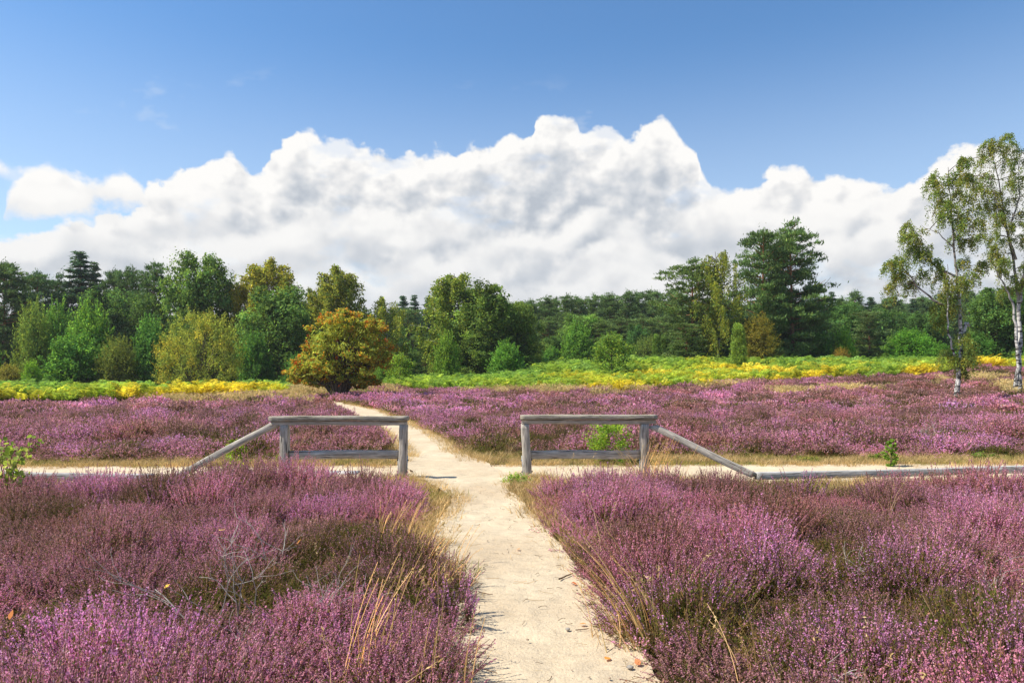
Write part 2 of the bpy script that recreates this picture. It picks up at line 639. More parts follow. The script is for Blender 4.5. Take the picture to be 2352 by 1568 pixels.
def mat_heather():
    """face values: part 0 stem, 0.5 green shoot, 1 flower; rnd varies each piece; the tuft carries bloom and tone"""
    m, T, out = new_mat('heather_sprigs')
    part = attr(T, 'part', out='Fac')
    rnd = attr(T, 'rnd', out='Fac')
    tone = attr(T, 'tone', 'INSTANCER', 'Fac')
    tint = attr(T, 'tint', 'INSTANCER', 'Color')
    t = T.m('ADD', T.m('MULTIPLY', tone, 0.68), T.m('MULTIPLY', rnd, 0.30))
    fl = T.ramp(t, [(0.08, (0.38, 0.22, 0.14)), (0.28, (0.58, 0.31, 0.28)), (0.46, (0.70, 0.31, 0.40)), (0.66, (0.70, 0.30, 0.54)), (0.90, (0.69, 0.38, 0.70))])
    fl = T.mix(T.mapr(rnd, 0.86, 0.90, 0.0, 0.75), fl, (0.80, 0.62, 0.62))
    fl = T.mix(T.mapr(rnd, 0.18, 0.12, 0.0, 0.8), fl, (0.46, 0.22, 0.11))
    gr = T.ramp(rnd, [(0.0, (0.08, 0.115, 0.02)), (0.40, (0.15, 0.16, 0.035)), (0.70, (0.24, 0.155, 0.05)), (1.0, (0.34, 0.17, 0.08))])
    st = T.ramp(rnd, [(0.0, (0.09, 0.06, 0.04)), (1.0, (0.28, 0.17, 0.10))])
    c = T.mix(T.m('GREATER_THAN', part, 0.25), st, gr)
    c = T.mix(T.m('GREATER_THAN', part, 0.75), c, fl)
    c = T.mix(1.0, c, tint, 'MULTIPLY')
    d = T.new('ShaderNodeBsdfDiffuse')
    T.l.new(c, d.inputs[0])
    tr = T.new('ShaderNodeBsdfTranslucent')
    T.l.new(c, tr.inputs[0])
    mx = T.new('ShaderNodeMixShader')
    mx.inputs[0].default_value = 0.45
    T.l.new(d.outputs[0], mx.inputs[1])
    T.l.new(tr.outputs[0], mx.inputs[2])
    T.l.new(mx.outputs[0], out.inputs[0])
    return m


M = {}
M['ground'] = mat_ground()
M['sand'] = mat_sand('footpath_sand', 0.92)
M['track'] = mat_sand('track_sand', 0.99)
M['wood'] = mat_wood('weathered_wood', base=(0.45, 0.405, 0.34), dark=(0.16, 0.14, 0.115))
M['wood_cap'] = mat_wood('weathered_cap_wood', base=(0.34, 0.305, 0.24), dark=(0.08, 0.07, 0.055), lichen=0.85)
M['wood_low'] = mat_wood('silvered_beam_wood', base=(0.42, 0.405, 0.375), dark=(0.15, 0.145, 0.135))
M['steel'] = mat_plain('galvanised_steel', (0.42, 0.45, 0.48), 0.55, 0.5, 0.7, 20, 0.2)
M['iron'] = mat_plain('dark_iron', (0.06, 0.055, 0.05), 0.6, 0.5, 0.6, 30, 0.3)
M['slab'] = mat_plain('pale_concrete', (0.55, 0.53, 0.50), 0.9, 0.2, 0.0, 9, 0.2)
M['leaf'] = leaf_mat('tree_leaves', 0.46, 0.0, gain=2.6)
M['needle'] = leaf_mat('pine_needles', 0.25, 0.0, gain=2.65)
M['fern'] = leaf_mat('bracken_fronds', 0.42, 0.0, True)
M['grass'] = leaf_mat('dry_grass_blades', 0.35, 0.0, True, (1.1, 1.05, 0.9), 1.2)
M['straw'] = leaf_mat('straw_stalks', 0.35, 0.0, False, (1.1, 1.05, 0.9), 1.75)
M['young'] = leaf_mat('young_leaves', 0.45, 0.0, gain=1.3)
M['heather'] = mat_heather()
M['oakbark'] = mat_bark('oak_bark', (0.13, 0.105, 0.08), (0.04, 0.033, 0.026))
M['pinebark'] = mat_bark('pine_bark', (0.20, 0.12, 0.075), (0.06, 0.042, 0.032), top=(0.34, 0.16, 0.075))
M['birchbark'] = mat_birch_bark()
M['twig'] = mat_plain('dead_grey_twig', (0.40, 0.355, 0.30), 0.85, 0.2, 0.0, 25, 0.35)
M['browntwig'] = mat_plain('brown_twig', (0.16, 0.10, 0.06), 0.85, 0.2, 0.0, 25, 0.35)
M['darktwig'] = mat_plain('dark_birch_twig', (0.085, 0.06, 0.045), 0.85, 0.2, 0.0, 10, 0.3)
M['stone'] = mat_plain('pebble_stone', (0.30, 0.27, 0.23), 0.85, 0.2, 0.0, 40, 0.3)

# ------------------------------------------------------------------ the setting: ground, footpath, track
def grid_mesh(name, xs, ys, mat, dz=0.0):
    X, Yy = np.meshgrid(xs, ys)
    V = np.stack([X, Yy, H(X, Yy) + dz], -1).reshape(-1, 3)
    nx, ny = len(xs), len(ys)
    i, j = np.meshgrid(np.arange(nx - 1), np.arange(ny - 1))
    a = (j * nx + i).ravel()
    return mesh_np(name, V, np.stack([a, a + 1, a + nx + 1, a + nx], 1), [mat], None, True)


xs = np.concatenate([np.linspace(-420, -110, 8), np.linspace(-100, 100, 161), np.linspace(110, 420, 8)])
ys = np.concatenate([np.linspace(-60, -4, 8), np.linspace(-2, 24, 20), np.linspace(25, 90, 66), np.linspace(95, 200, 22), np.linspace(240, 560, 7)])
link('ground', grid_mesh('ground', xs, ys, M['ground']), kind='structure', label='brown sandy heath soil under the heather and trees')

# edges of the footpath: rows of distance, left and right edge of bare sand, left and right edge of the heather
FP = np.array([
    # Y      sandL  sandR  heathL heathR
    (-1.0,  -0.18,  0.95,  -0.25,  1.05),
    (2.0,   -0.23,  0.88,  -0.30,  0.98),
    (3.63,  -0.30,  0.70,  -0.35,  0.79),
    (4.43,  -0.34,  0.64,  -0.39,  0.72),
    (5.0,   -0.38,  0.60,  -0.46,  0.68),
    (5.47,  -0.42,  0.56,  -0.46,  0.66),
    (5.98,  -0.62,  0.48,  -0.72,  0.60),
    (6.6,   -0.74,  0.36,  -0.98,  0.52),
    (7.56,  -0.74,  0.20,  -1.05,  0.40),
    (8.87,  -0.72,  0.00,  -1.32,  0.36),
    (9.8,   -1.05, -0.12,  -1.60,  0.42),
    (10.5,  -1.40, -0.05,  -1.80,  0.42),
    (12.4,  -1.90, -0.50,  -2.15, -0.30),
    (13.9,  -2.20, -1.05,  -2.50, -0.80),
    (18.4,  -3.50, -2.10,  -3.62, -1.98),
    (23.4,  -5.20, -3.60,  -5.32, -3.46),
    (30.0,  -7.75, -5.80,  -7.85, -5.68),
    (36.0, -10.1, -8.80,  -10.2,  -8.7),
    (40.0, -11.6, -11.0,  -11.6, -11.0)])


def edge(k, y):
    return np.interp(y, FP[:, 0], FP[:, k])


TR0, TR1 = 10.3, 12.35           # near and far edge of the track


def track_far(x):
    return TR1 + 0.02 * np.asarray(x) + 0.10 * (fbm(np.asarray(x) * 0.9, 3.0, 5, 3) - 0.5)


def track_near(x):
    return TR0 - 0.10 * (fbm(np.asarray(x) * 0.8, 8.0, 6, 3) - 0.5)


def strip(name, rows, mat, dz, nseg=10, rough=0.0):
    """sheet between two wavy edges; rows: list of (left xy, right xy)"""
    L = np.array([r[0] for r in rows])
    R = np.array([r[1] for r in rows])
    t = np.linspace(0, 1, nseg + 1)
    P = L[:, None, :] * (1 - t)[None, :, None] + R[:, None, :] * t[None, :, None]
    zz = H(P[..., 0], P[..., 1]) + dz
    if rough:
        zz = zz + rough * (fbm(P[..., 0] * 3.1, P[..., 1] * 3.1, 51, 3) + 0.6 * fbm(P[..., 0] * 8.5, P[..., 1] * 8.5, 57, 2)) + 0.5 * rough * (2 * t - 1)[None, :] ** 2
    V = np.concatenate([P, zz[..., None]], -1).reshape(-1, 3)
    n = nseg + 1
    i, j = np.meshgrid(np.arange(nseg), np.arange(len(rows) - 1))
    a = (j * n + i).ravel()
    return mesh_np(name, V, np.stack([a, a + 1, a + n + 1, a + n], 1), [mat], None, True)


yy = np.concatenate([np.arange(-1.0, 14.0, 0.045), np.arange(14.0, 39.0, 0.25)])
wl = 0.16 * (fbm(yy * 1.7, 0.0, 21, 4, 0.6) - 0.5)
wr = 0.16 * (fbm(yy * 1.7, 50.0, 22, 4, 0.6) - 0.5)
rows = [((edge(1, y) - 0.06 + a, y), (edge(2, y) + 0.06 + b, y)) for y, a, b in zip(yy, wl, wr)]
link('footpath', strip('footpath', rows, M['sand'], 0.010, 26, 0.030), kind='structure', label='trodden pale sandy footpath running through the heather')
xx = np.arange(-24.0, 30.0, 0.15)
rows = [((x, float(track_near(x))), (x, float(track_far(x)))) for x in xx]
link('track', strip('track', rows, M['track'], 0.006), kind='structure', label='pale sandy track crossing the picture behind the timber barriers')

# ------------------------------------------------------------------ timber barriers and edge beams
def beam(name, p0, p1, w, h, mat, parent, seed, roll=0.0, wob=0.004, cut=None, origin=(0, 0, 0)):
    """sawn, weathered timber from p0 to p1 (width w across, height h); long axis is local x"""
    rng = np.random.default_rng(seed)
    p0, p1 = np.array(p0, float) - origin, np.array(p1, float) - origin
    Ln = float(np.linalg.norm(p1 - p0))
    nx = max(6, int(Ln / 0.07))
    prof = []
    bv = min(w, h) * 0.05
    for sy, sz in ((1, -1), (1, 1), (-1, 1), (-1, -1)):
        cyy, czz = sy * (w / 2), sz * (h / 2)
        if (sy, sz) == (1, -1):
            prof += [(cyy - bv, czz), (cyy, czz + bv), (cyy, 0)]
        elif (sy, sz) == (1, 1):
            prof += [(cyy, czz - bv), (cyy - bv, czz), (0, czz)]
        elif (sy, sz) == (-1, 1):
            prof += [(cyy + bv, czz), (cyy, czz - bv), (cyy, 0)]
        else:
            prof += [(cyy, czz + bv), (cyy + bv, czz), (0, czz)]
    prof = np.array(prof)
    k = len(prof)
    xs_ = np.linspace(0, Ln, nx + 1)
    sag = 0.004 * np.sin(np.linspace(0, math.pi * 2.2, nx + 1) + seed)
    V = []
    drift = np.zeros((len(prof), 2))
    for i, x in enumerate(xs_):
        pr = prof.copy()
        drift = 0.8 * drift + rng.normal(size=pr.shape) * wob * 0.22
        pr += drift
        pr[:, 1] += sag[i]
        if i in (0, nx):
            pr *= 0.975
        xo = np.zeros(k)
        if cut is not None:
            if i == 0:
                xo = cut[0] * (pr[:, 1] / (h / 2)) + rng.normal(size=k) * 0.004
            if i == nx:
                xo = cut[1] * (pr[:, 1] / (h / 2))
        V.append(np.stack([x + xo, pr[:, 0], pr[:, 1]], 1))
    V = np.concatenate(V)
    F = []
    for i in range(nx):
        for j in range(k):
            j2 = (j + 1) % k
            F.append((i * k + j, (i + 1) * k + j, (i + 1) * k + j2, i * k + j2))
    nv = len(V)
    V = np.concatenate([V, V[:k].mean(0, keepdims=True), V[-k:].mean(0, keepdims=True)])
    tri = []
    for j in range(k):
        j2 = (j + 1) % k
        tri.append((nv, j, j2))
        tri.append((nv + 1, nx * k + j2, nx * k + j))
    me = mesh_np(name, V, [np.array(tri), np.array(F)], [mat])
    o = link(name, me, parent)
    d = Vector((p1 - p0) / Ln)
    yv = Vector((0, 0, 1)).cross(d)
    if yv.length < 0.1:
        yv = Vector((0, 1, 0))
        yv = yv - d * yv.dot(d)
    yv.normalize()
    zv = d.cross(yv)
    R = Matrix((d, yv, zv)).transposed().to_4x4()
    o.matrix_local = Matrix.Translation(Vector(p0)) @ R @ Matrix.Rotation(roll, 4, 'X')
    return o


def bolt(parent, loc, axis, mat):
    r, L = 0.011, 0.018
    th = np.linspace(0, 2 * math.pi, 7)[:-1]
    V = np.array([[x, r * math.cos(a), r * math.sin(a)] for x in (-L / 2, L / 2) for a in th])
    F = np.array([(i, (i + 1) % 6, 6 + (i + 1) % 6, 6 + i) for i in range(6)])
    T3 = np.array([(0, i + 1, i) for i in range(1, 5)] + [(6, 6 + i, 7 + i) for i in range(1, 5)])
    o = link('bolt', mesh_np('bolt', V, [T3, F], [mat]), parent)
    o.location = loc
    if axis == 'y':
        o.rotation_euler = (0, 0, math.pi / 2)
    return o


def plate(name, parent, loc, size, mat):
    sx, sy, sz = [v / 2 for v in size]
    V = np.array([(x, y, z) for x in (-sx, sx) for y in (-sy, sy) for z in (-sz, sz)])
    F = np.array([(0, 1, 3, 2), (4, 6, 7, 5), (0, 4, 5, 1), (2, 3, 7, 6), (0, 2, 6, 4), (1, 5, 7, 3)])
    o = link(name, mesh_np(name, V, F, [mat]), parent)
    o.location = loc
    return o


def P3(px, py, Y):
    return np.array((at(px, Y), Y, zat(py, Y)))


def barrier(label, xL, xR, posts, ztop, Y, brace_pts, lean, seed):
    org = np.array((0.5 * (posts[0] + posts[1]), Y, 0.0))
    t = thing('timber_barrier', label, 'barrier', org, 0, 'timber barriers beside the track')
    W = 0.125
    # cap plank lies on the top rail, the rail sits on the posts
    beam('cap_plank', (xL, Y - 0.005, ztop - 0.036), (xR, Y - 0.005, ztop - 0.034), 0.165, 0.070, M['wood_cap'], t, seed, wob=0.005, origin=org)
    beam('top_rail', (xL + 0.02, Y + 0.004, ztop - 0.1105), (xR - 0.02, Y + 0.004, ztop - 0.1085), 0.105, 0.064, M['wood'], t, seed + 1, origin=org)
    zb = 0.035
    for k, (xp, ln) in enumerate(zip(posts, lean)):
        p = beam('post', (xp - ln, Y + 0.012, zb), (xp, Y, ztop - 0.1415), W, W, M['wood'], t, seed + 2 + k, origin=org)
        for s in (-1, 1):
            b = plate('steel_bracket', p, (0, 0, 0), (0.42, 0.07, 0.008), M['steel'])
            # plate stands in the ground and is bolted to the side of the post (post's local x runs upward)
            b.matrix_local = Matrix.Translation((0.14, 0.01, s * (W / 2 + 0.006)))
            for zz in (0.10, 0.28):
                bo = bolt(p, (0, 0, 0), 'x', M['iron'])
                bo.matrix_local = Matrix.Translation((zz, 0.01, s * (W / 2 + 0.018))) @ Matrix.Rotation(math.pi / 2, 4, 'Y')
    xa, xb = posts[0] + W / 2 + 0.003, posts[1] - W / 2 - 0.003
    zl = zat(1043.5, Y)
    beam('lower_rail', (xa - 0.012, Y + 0.01, zl - 0.005), (xb, Y + 0.01, zl + 0.003), 0.06, 0.128, M['wood'], t, seed + 6, wob=0.005, origin=org)
    (a, b, cut) = brace_pts
    beam('brace', a, b, 0.10, 0.10, M['wood'], t, seed + 7, cut=cut, origin=org)
    return t, org


YF = 10.58
tl, orgL = barrier('grey timber barrier left of the footpath with its brace sloping down left into the heather',
                   at(621, YF), at(938, YF), (at(655, YF), at(928, YF)), zat(955, YF), YF,
                   (P3(641, 969, YF + 0.02), P3(372, 1112, YF - 0.02), (-0.02, 0.0)), (0.02, 0.03), 11)
tr_, orgR = barrier('grey timber barrier right of the footpath with its brace broken away from the rail',
                    at(1195, YF), at(1508, YF), (at(1206, YF), at(1480, YF)), zat(952.5, YF), YF,
                    (P3(1495, 977.5, YF), P3(1733, 1092.5, YF - 0.35), (0.075, 0.045)), (-0.035, 0.0), 31)
# thin iron rod that once held the broken brace
rod_v, rod_f = tube([P3(1495, 968, YF) - orgR, P3(1495, 983, YF) - orgR], 0.006, 6)
link('rod', mesh_np('rod', rod_v, rod_f, [M['iron']]), tr_)
# dark iron strap under the foot of the brace
plate('strap', tr_, tuple(P3(1722, 1098, YF - 0.36) - orgR), (0.14, 0.09, 0.006), M['iron']).rotation_euler = (0, math.radians(26), 0)


def edge_beam(label, a, b, h, seed, brk):
    org = np.array((a[0], a[1], 0.0))
    t = thing('edge_beam', label, 'beam', org, 0, 'low timber edge beams along the track')
    beam('timber', a, b, 0.10, h, M['wood_low'], t, seed, origin=org)
    for f in brk:
        p = np.array(a) * (1 - f) + np.array(b) * f
        plate('bracket', t, (p[0] - org[0], p[1] - org[1], (p[2] - h / 2) / 2 - 0.01), (0.018, 0.05, p[2] - h / 2 + 0.02), M['iron'])
    return t


ax_, ay_ = at(1735, YF - 0.36), YF - 0.36
edge_beam('long low grey timber beam running right along the track edge', (ax_ + 0.004, ay_, zat(1093, ay_)), (8.6, 10.75, 0.16), 0.105, 71, (0.012, 0.18, 0.36, 0.54, 0.72, 0.9))
edge_beam('low grey timber beam at the left end of the track edge', (-9.2, 10.2, 0.145), (at(352, 10.1), 10.1, 0.12), 0.105, 81, (0.1, 0.35, 0.6, 0.93))

# pale concrete slabs let into the track behind the left barrier
sx0, sy0 = at(690, 11.6), 10.75
slab_t = thing('paving_slabs', 'pale grey concrete slabs let into the track behind the left barrier', 'paving', (sx0, sy0, 0.0))
for r_ in range(2):
    for c_ in range(3):
        if r_ == 0 and c_ == 2:
            continue
        rng = np.random.default_rng(r_ * 7 + c_)
        o = plate('slab', slab_t, (0.22 + c_ * 0.31 + r_ * 0.05, 0.2 + r_ * 0.36, 0.014), (0.295, 0.34, 0.03), M['slab'])
        o.rotation_euler = (rng.normal() * 0.012, rng.normal() * 0.012, rng.normal() * 0.03 + 0.05)

# ------------------------------------------------------------------ trees
def jitter_col(base, n, rng, dv=0.28, dh=0.10):
    """leaf colours: each leaf a little lighter, darker, yellower or bluer"""
    v = np.exp(rng.normal(size=(n, 1)) * dv)
    h = rng.normal(size=(n, 1)) * dh
    c = np.array(base)[None, :] * v
    c = c * np.concatenate([1 + h * 1.3, 1 + h * 0.25, 1 - h], 1)
    return np.clip(c, 0.004, 0.9)


def limb(p0, p1, r0, r1, rng, n=5, bow=0.12, up=0.0):
    p0, p1 = np.array(p0, float), np.array(p1, float)
    t = np.linspace(0, 1, n)[:, None]
    L = np.linalg.norm(p1 - p0)
    off = rng.normal(size=3) * bow * L
    off[2] += up * L
    P = p0 * (1 - t) + p1 * t + off * (4 * t * (1 - t)) * 0.5
    return P, np.linspace(r0, r1, n)


def leaf_cloud(G, C, R, n, ln, wd, base, rng, flat=0.8, shell=0.55, out=0.7, up=0.55, droop=0.0, dv=0.28, dh=0.1, colfn=None, clump=0):
    """n leaves around the blob centre C with radius R"""
    u = norm(rng.normal(size=(n, 3)))
    r = R * (shell + (1 - shell) * rng.random((n, 1)) ** 0.6) * (1 + 0.22 * rng.normal(size=(n, 1)))
    if clump:
        k = norm(rng.normal(size=(clump, 3)))
        j = rng.integers(0, clump, n)
        u = norm(k[j] + rng.normal(size=(n, 3)) * 0.30)
    P = np.array(C)[None, :] + u * r * np.array([1, 1, flat])
    nn = norm(u * out + np.array([0, 0, up]) + rng.normal(size=(n, 3)) * 0.55)
    D = rng.normal(size=(n, 3))
    D[:, 2] -= droop
    D = norm(D - nn * (D * nn).sum(1, keepdims=True) * (0.8 if droop else 1.0))
    W = norm(np.cross(nn, D))
    V, F = rhombs(P, D, W, ln * (0.6 + 0.8 * rng.random(n)), wd * (0.6 + 0.8 * rng.random(n)))
    c = jitter_col(base, n, rng, dv, dh)
    if colfn is not None:
        c = colfn(P, c, rng)
    G.add(V, F, c)


def tree_meshes(name, wood_parts, G, bark):
    B = Geo()
    for V, F in wood_parts:
        B.add(V, F)
    return B.mesh(name + '_trunk', [bark], True), G.mesh(name + '_crown', [M['needle'] if 'pine' in name or 'spruce' in name or 'juniper' in name else M['leaf']])


def proto_oak(seed, nleaf=19000, base=(0.052, 0.086, 0.024), lobes=46, spread=1.0, low=0.10):
    """round broadleaf tree, 10 m tall, about 4 m in radius, leafy to near the ground"""
    rng = np.random.default_rng(seed)
    G, wood = Geo(), []
    top = 10.0
    tp, trr = limb((0, 0, -0.2), (0.2 * rng.normal(), 0.2 * rng.normal(), 7.5), 0.26, 0.06, rng, 7, 0.03)
    wood.append(tube(tp, trr, 7))
    n_each = nleaf // lobes
    for i in range(lobes):
        f = (i + 0.5) / lobes
        zc = top * (low + (0.93 - low) * f ** 0.85)
        ff = (zc / top - low) / (1 - low)
        rad = 4.0 * spread * (math.sin(math.pi * (0.18 + 0.74 * ff)) ** 0.8) * (0.88 + 0.24 * rng.random())
        th = i * 2.39996 + rng.normal() * 0.35
        rr = rad * (0.45 + 0.5 * rng.random())
        R = 0.85 + 0.75 * rng.random()
        if ff > 0.9:
            R *= 0.7
        C = np.array((rr * math.cos(th), rr * math.sin(th), zc))
        bt = np.exp(rng.normal() * 0.27)
        leaf_cloud(G, C, R, n_each, 0.24, 0.15, np.array(base) * bt, rng, 0.72, 0.5, clump=14)
        k = min(len(tp) - 1, max(1, int(len(tp) * (zc - 1.2) / 8.0)))
        P, r_ = limb(tp[k], C, 0.075, 0.02, rng, 5, 0.08, 0.05)
        wood.append(tube(P, r_, 5))
    # leaves of the inner crown
    for i in range(7):
        C = np.array((rng.normal() * 0.7, rng.normal() * 0.7, top * (0.25 + 0.08 * i)))
        leaf_cloud(G, C, 2.0 * spread, 420, 0.45, 0.3, np.array(base), rng, 0.9, 0.2)
    return tree_meshes('oak', wood, G, M['oakbark'])


def proto_shrub(seed, nleaf=9000, base=(0.06, 0.11, 0.025), ln=0.20, wd=0.10, fine=0.0):
    """bushy tree leafy to the ground, 5 m tall, about 2.2 m in radius, with upright shoots"""
    rng = np.random.default_rng(seed)
    G, wood = Geo(), []
    n = 30
    for i in range(n):
        f = (i + 0.5) / n
        th = i * 2.39996
        zc = 0.5 + 3.9 * f
        rad = 1.9 * math.sqrt(max(0.02, 1 - (f * 0.98) ** 2.2))
        C = np.array((rad * (0.55 + 0.4 * rng.random()) * math.cos(th), rad * (0.55 + 0.4 * rng.random()) * math.sin(th), zc))
        leaf_cloud(G, C, 0.62 + 0.35 * rng.random(), nleaf // n, ln, wd, np.array(base) * np.exp(rng.normal() * 0.18), rng, 0.95, 0.4, up=0.4, clump=12)
        P, r_ = limb((0.15 * math.cos(th), 0.15 * math.sin(th), -0.1), C, 0.05, 0.012, rng, 5, 0.12)
        wood.append(tube(P, r_, 5))
        # shoots breaking the outline
        for _ in range(3):
            d = norm(np.array((math.cos(th) * (1 - f), math.sin(th) * (1 - f), 0.5 + f)) + rng.normal(size=3) * 0.3)
            tt = rng.random(26)[:, None] * (0.7 + 0.5 * rng.random())
            Pp = C + d * (0.35 + tt) + rng.normal(size=(26, 3)) * 0.05
            D = norm(d + rng.normal(size=(26, 3)) * 0.7)
            V, F = rhombs(Pp, D, perp(D, rng), ln * (0.6 + 0.6 * rng.random(26)), wd * (0.6 + 0.6 * rng.random(26)))
            G.add(V, F, jitter_col(np.array(base) * 1.15, 26, rng))
    for i in range(4):
        leaf_cloud(G, np.array((0, 0, 0.7 + 0.8 * i)), 1.25, 260, 0.36, 0.22, np.array(base), rng, 0.9, 0.15)
    return tree_meshes('shrub', wood, G, M['oakbark'])


def proto_birch(seed, nstr=820, base=(0.088, 0.112, 0.028), airy=1.0):
    """weeping birch, 10 m tall, about 2.6 m in radius: arching limbs with hanging strings of leaves"""
    rng = np.random.default_rng(seed)
    G, wood = Geo(), []
    tp, trr = limb((0, 0, -0.2), (0.3 * rng.normal(), 0.3 * rng.normal(), 9.6), 0.15, 0.02, rng, 9, 0.04)
    wood.append(tube(tp, trr, 7))
    limbs = []
    for i in range(34):
        f = 0.16 + 0.80 * (i + rng.random()) / 34
        k = f * (len(tp) - 1)
        a = tp[int(k)] * (1 - k % 1) + tp[min(int(k) + 1, len(tp) - 1)] * (k % 1)
        th = i * 2.39996 + rng.normal() * 0.4
        ext = 2.9 * (math.sin(math.pi * min(1, 0.16 + f * 0.78)) ** 0.7) * (0.75 + 0.45 * rng.random())
        zb = min(9.6, a[2] + 0.55 * ext)
        ext = min(ext, 3.0 * math.sqrt(max(0.01, 1 - ((zb - 5.0) / 5.0) ** 2)))
        b = a + np.array((ext * math.cos(th), ext * math.sin(th), ext * (0.55 - 0.15 * f)))
        b[2] = min(b[2], 9.75)
        P, r_ = limb(a, b, 0.05, 0.008, rng, 7, 0.05, 0.22)
        wood.append(tube(P, r_, 4))
        limbs.append(P)
    for s in range(nstr):
        P = limbs[rng.integers(len(limbs))]
        k = (0.35 + 0.65 * rng.random()) * (len(P) - 1)
        a = P[int(k)] * (1 - k % 1) + P[min(int(k) + 1, len(P) - 1)] * (k % 1)
        L = 0.7 + 1.3 * rng.random()
        L = min(L, a[2] * 0.8)
        n = int(24 * L * airy)
        t = rng.random(n)
        o = rng.normal(size=2) * 0.22
        Q = a[None, :] + np.stack([o[0] * np.sqrt(t), o[1] * np.sqrt(t), 0.12 * np.sin(t * 3) - L * t], 1) + rng.normal(size=(n, 3)) * 0.09
        D = rng.normal(size=(n, 3)) * 0.55
        D[:, 2] -= 0.9
        D = norm(D)
        V, F = rhombs(Q, D, perp(D, rng), 0.17 * (0.6 + 0.7 * rng.random(n)), 0.10 * (0.6 + 0.7 * rng.random(n)))
        G.add(V, F, jitter_col(np.array(base) * np.exp(rng.normal() * 0.22), n, rng, 0.22, 0.14))
    for i in range(8):
        leaf_cloud(G, np.array((0, 0, 1.6 + i * 0.95)), 1.0, 120, 0.3, 0.18, np.array(base), rng, 0.9, 0.15)
    return tree_meshes('birch', wood, G, M['birchbark'])


def needle_pad(G, C, d, R, n, ln, base, rng, flat=0.5):
    """pad of needle tufts: thin blades pointing up and outward"""
    P = np.array(C)[None, :] + rng.normal(size=(n, 3)) * np.array([R, R, R * flat]) * 0.5
    D = norm(np.array(d)[None, :] * 0.55 + np.array([0, 0, 0.6]) + rng.normal(size=(n, 3)) * 0.65)
    W = perp(D, rng)
    l = ln * (0.6 + 0.8 * rng.random(n))
    V, F = rhombs(P + D * l[:, None] * 0.3, D, W, l, l * 0.30)
    hgt = np.clip((P[:, 2] - C[2]) / (R * flat), -1, 1)
    c = jitter_col(base, n, rng, 0.22, 0.08)
    G.add(V, F, c)


def proto_pine(seed, base=(0.041, 0.070, 0.027), low=0.28, wide=2.9, nb=58, conic=False, ln=0.30):
    """Scots pine, 12 m tall: bare orange stem below, irregular needle pads above"""
    rng = np.random.default_rng(seed)
    G, wood = Geo(), []
    tp, trr = limb((0, 0, -0.2), (0.4 * rng.normal(), 0.4 * rng.normal(), 11.5), 0.21, 0.03, rng, 9, 0.03)
    wood.append(tube(tp, trr, 8))
    for i in range(nb):
        f = low + (0.99 - low) * (i + rng.random()) / nb
        k = f * (len(tp) - 1)
        a = tp[int(k)] * (1 - k % 1) + tp[min(int(k) + 1, len(tp) - 1)] * (k % 1)
        g = (f - low) / (1 - low)
        ext = wide * (0.35 + 0.75 * math.sin(math.pi * min(1, 0.30 + 0.66 * g))) * (0.5 + 0.65 * rng.random())
        if conic:
            ext = wide * (0.12 + 1.0 * (1 - g) ** 0.8) * (0.6 + 0.55 * rng.random())
        elif g > 0.9:
            ext *= 0.55
        th = i * 2.39996 + rng.normal() * 0.5
        d = np.array((math.cos(th), math.sin(th), 0.10 + 0.55 * g + 0.12 * rng.normal()))
        b = a + d * ext
        P, r_ = limb(a, b, 0.05, 0.012, rng, 6, 0.06, -0.08)
        wood.append(tube(P, r_, 4))
        bt = np.exp(rng.normal() * 0.18)
        for q in range(int(2 + ext * 2.2)):
            s = 0.38 + 0.66 * rng.random()
            k2 = min(s, 0.999) * (len(P) - 1)
            c0 = P[int(k2)] * (1 - k2 % 1) + P[min(int(k2) + 1, len(P) - 1)] * (k2 % 1)
            c0 = c0 + rng.normal(size=3) * np.array([0.34, 0.34, 0.07]) * (0.5 + s)
            needle_pad(G, c0, norm(d), 0.50, 50, ln, np.array(base) * bt, rng, 0.30)
    needle_pad(G, tp[-1] + np.array((0, 0, 0.1)), np.array((0, 0, 1.0)), 0.5, 90, ln, base, rng, 1.1)
    return tree_meshes('pine', wood, G, M['pinebark'])


def proto_spruce(seed, base=(0.026, 0.052, 0.028), wide=2.5, nb=190, sparse=1.0):
    """spruce, 12 m tall: narrow cone of layered, slightly drooping branches"""
    rng = np.random.default_rng(seed)
    G, wood = Geo(), []
    tp, trr = limb((0, 0, -0.2), (0, 0, 12.0), 0.18, 0.015, rng, 6, 0.005)
    wood.append(tube(tp, trr, 7))
    for i in range(nb):
        f = 0.05 + 0.94 * (i + 0.5) / nb
        f = min(0.985, round(f * 26) / 26 + rng.normal() * 0.011)
        a = np.array((0, 0, 12.0 * min(f, 0.99)))
        ext = wide * max(0.0, 1 - f) ** 0.85 * (0.7 + 0.45 * rng.random()) + 0.12
        th = i * 2.39996 + rng.normal() * 0.3
        b = a + np.array((math.cos(th) * ext, math.sin(th) * ext, (-0.18 + 0.5 * (f - 0.6)) * ext))
        P, r_ = limb(a, b, 0.03, 0.006, rng, 4, 0.02, -0.08)
        wood.append(tube(P, r_, 3))
        n = int(80 * ext * sparse) + 14
        t = rng.random(n) ** 0.7
        Q = a + (b - a) * t[:, None] + rng.normal(size=(n, 3)) * np.array([0.20, 0.20, 0.10]) * (0.4 + ext * 0.45)
        D = norm((b - a)[None, :] / max(ext, 0.1) * 0.9 + rng.normal(size=(n, 3)) * 0.6 + np.array([0, 0, -0.25]))
        l = 0.24 * (0.6 + 0.7 * rng.random(n))
        V, F = rhombs(Q, D, perp(D, rng), l, l * 0.32)
        G.add(V, F, jitter_col(np.array(base) * np.exp(rng.normal() * 0.15), n, rng, 0.2, 0.07))
    return tree_meshes('spruce', wood, G, M['pinebark'])


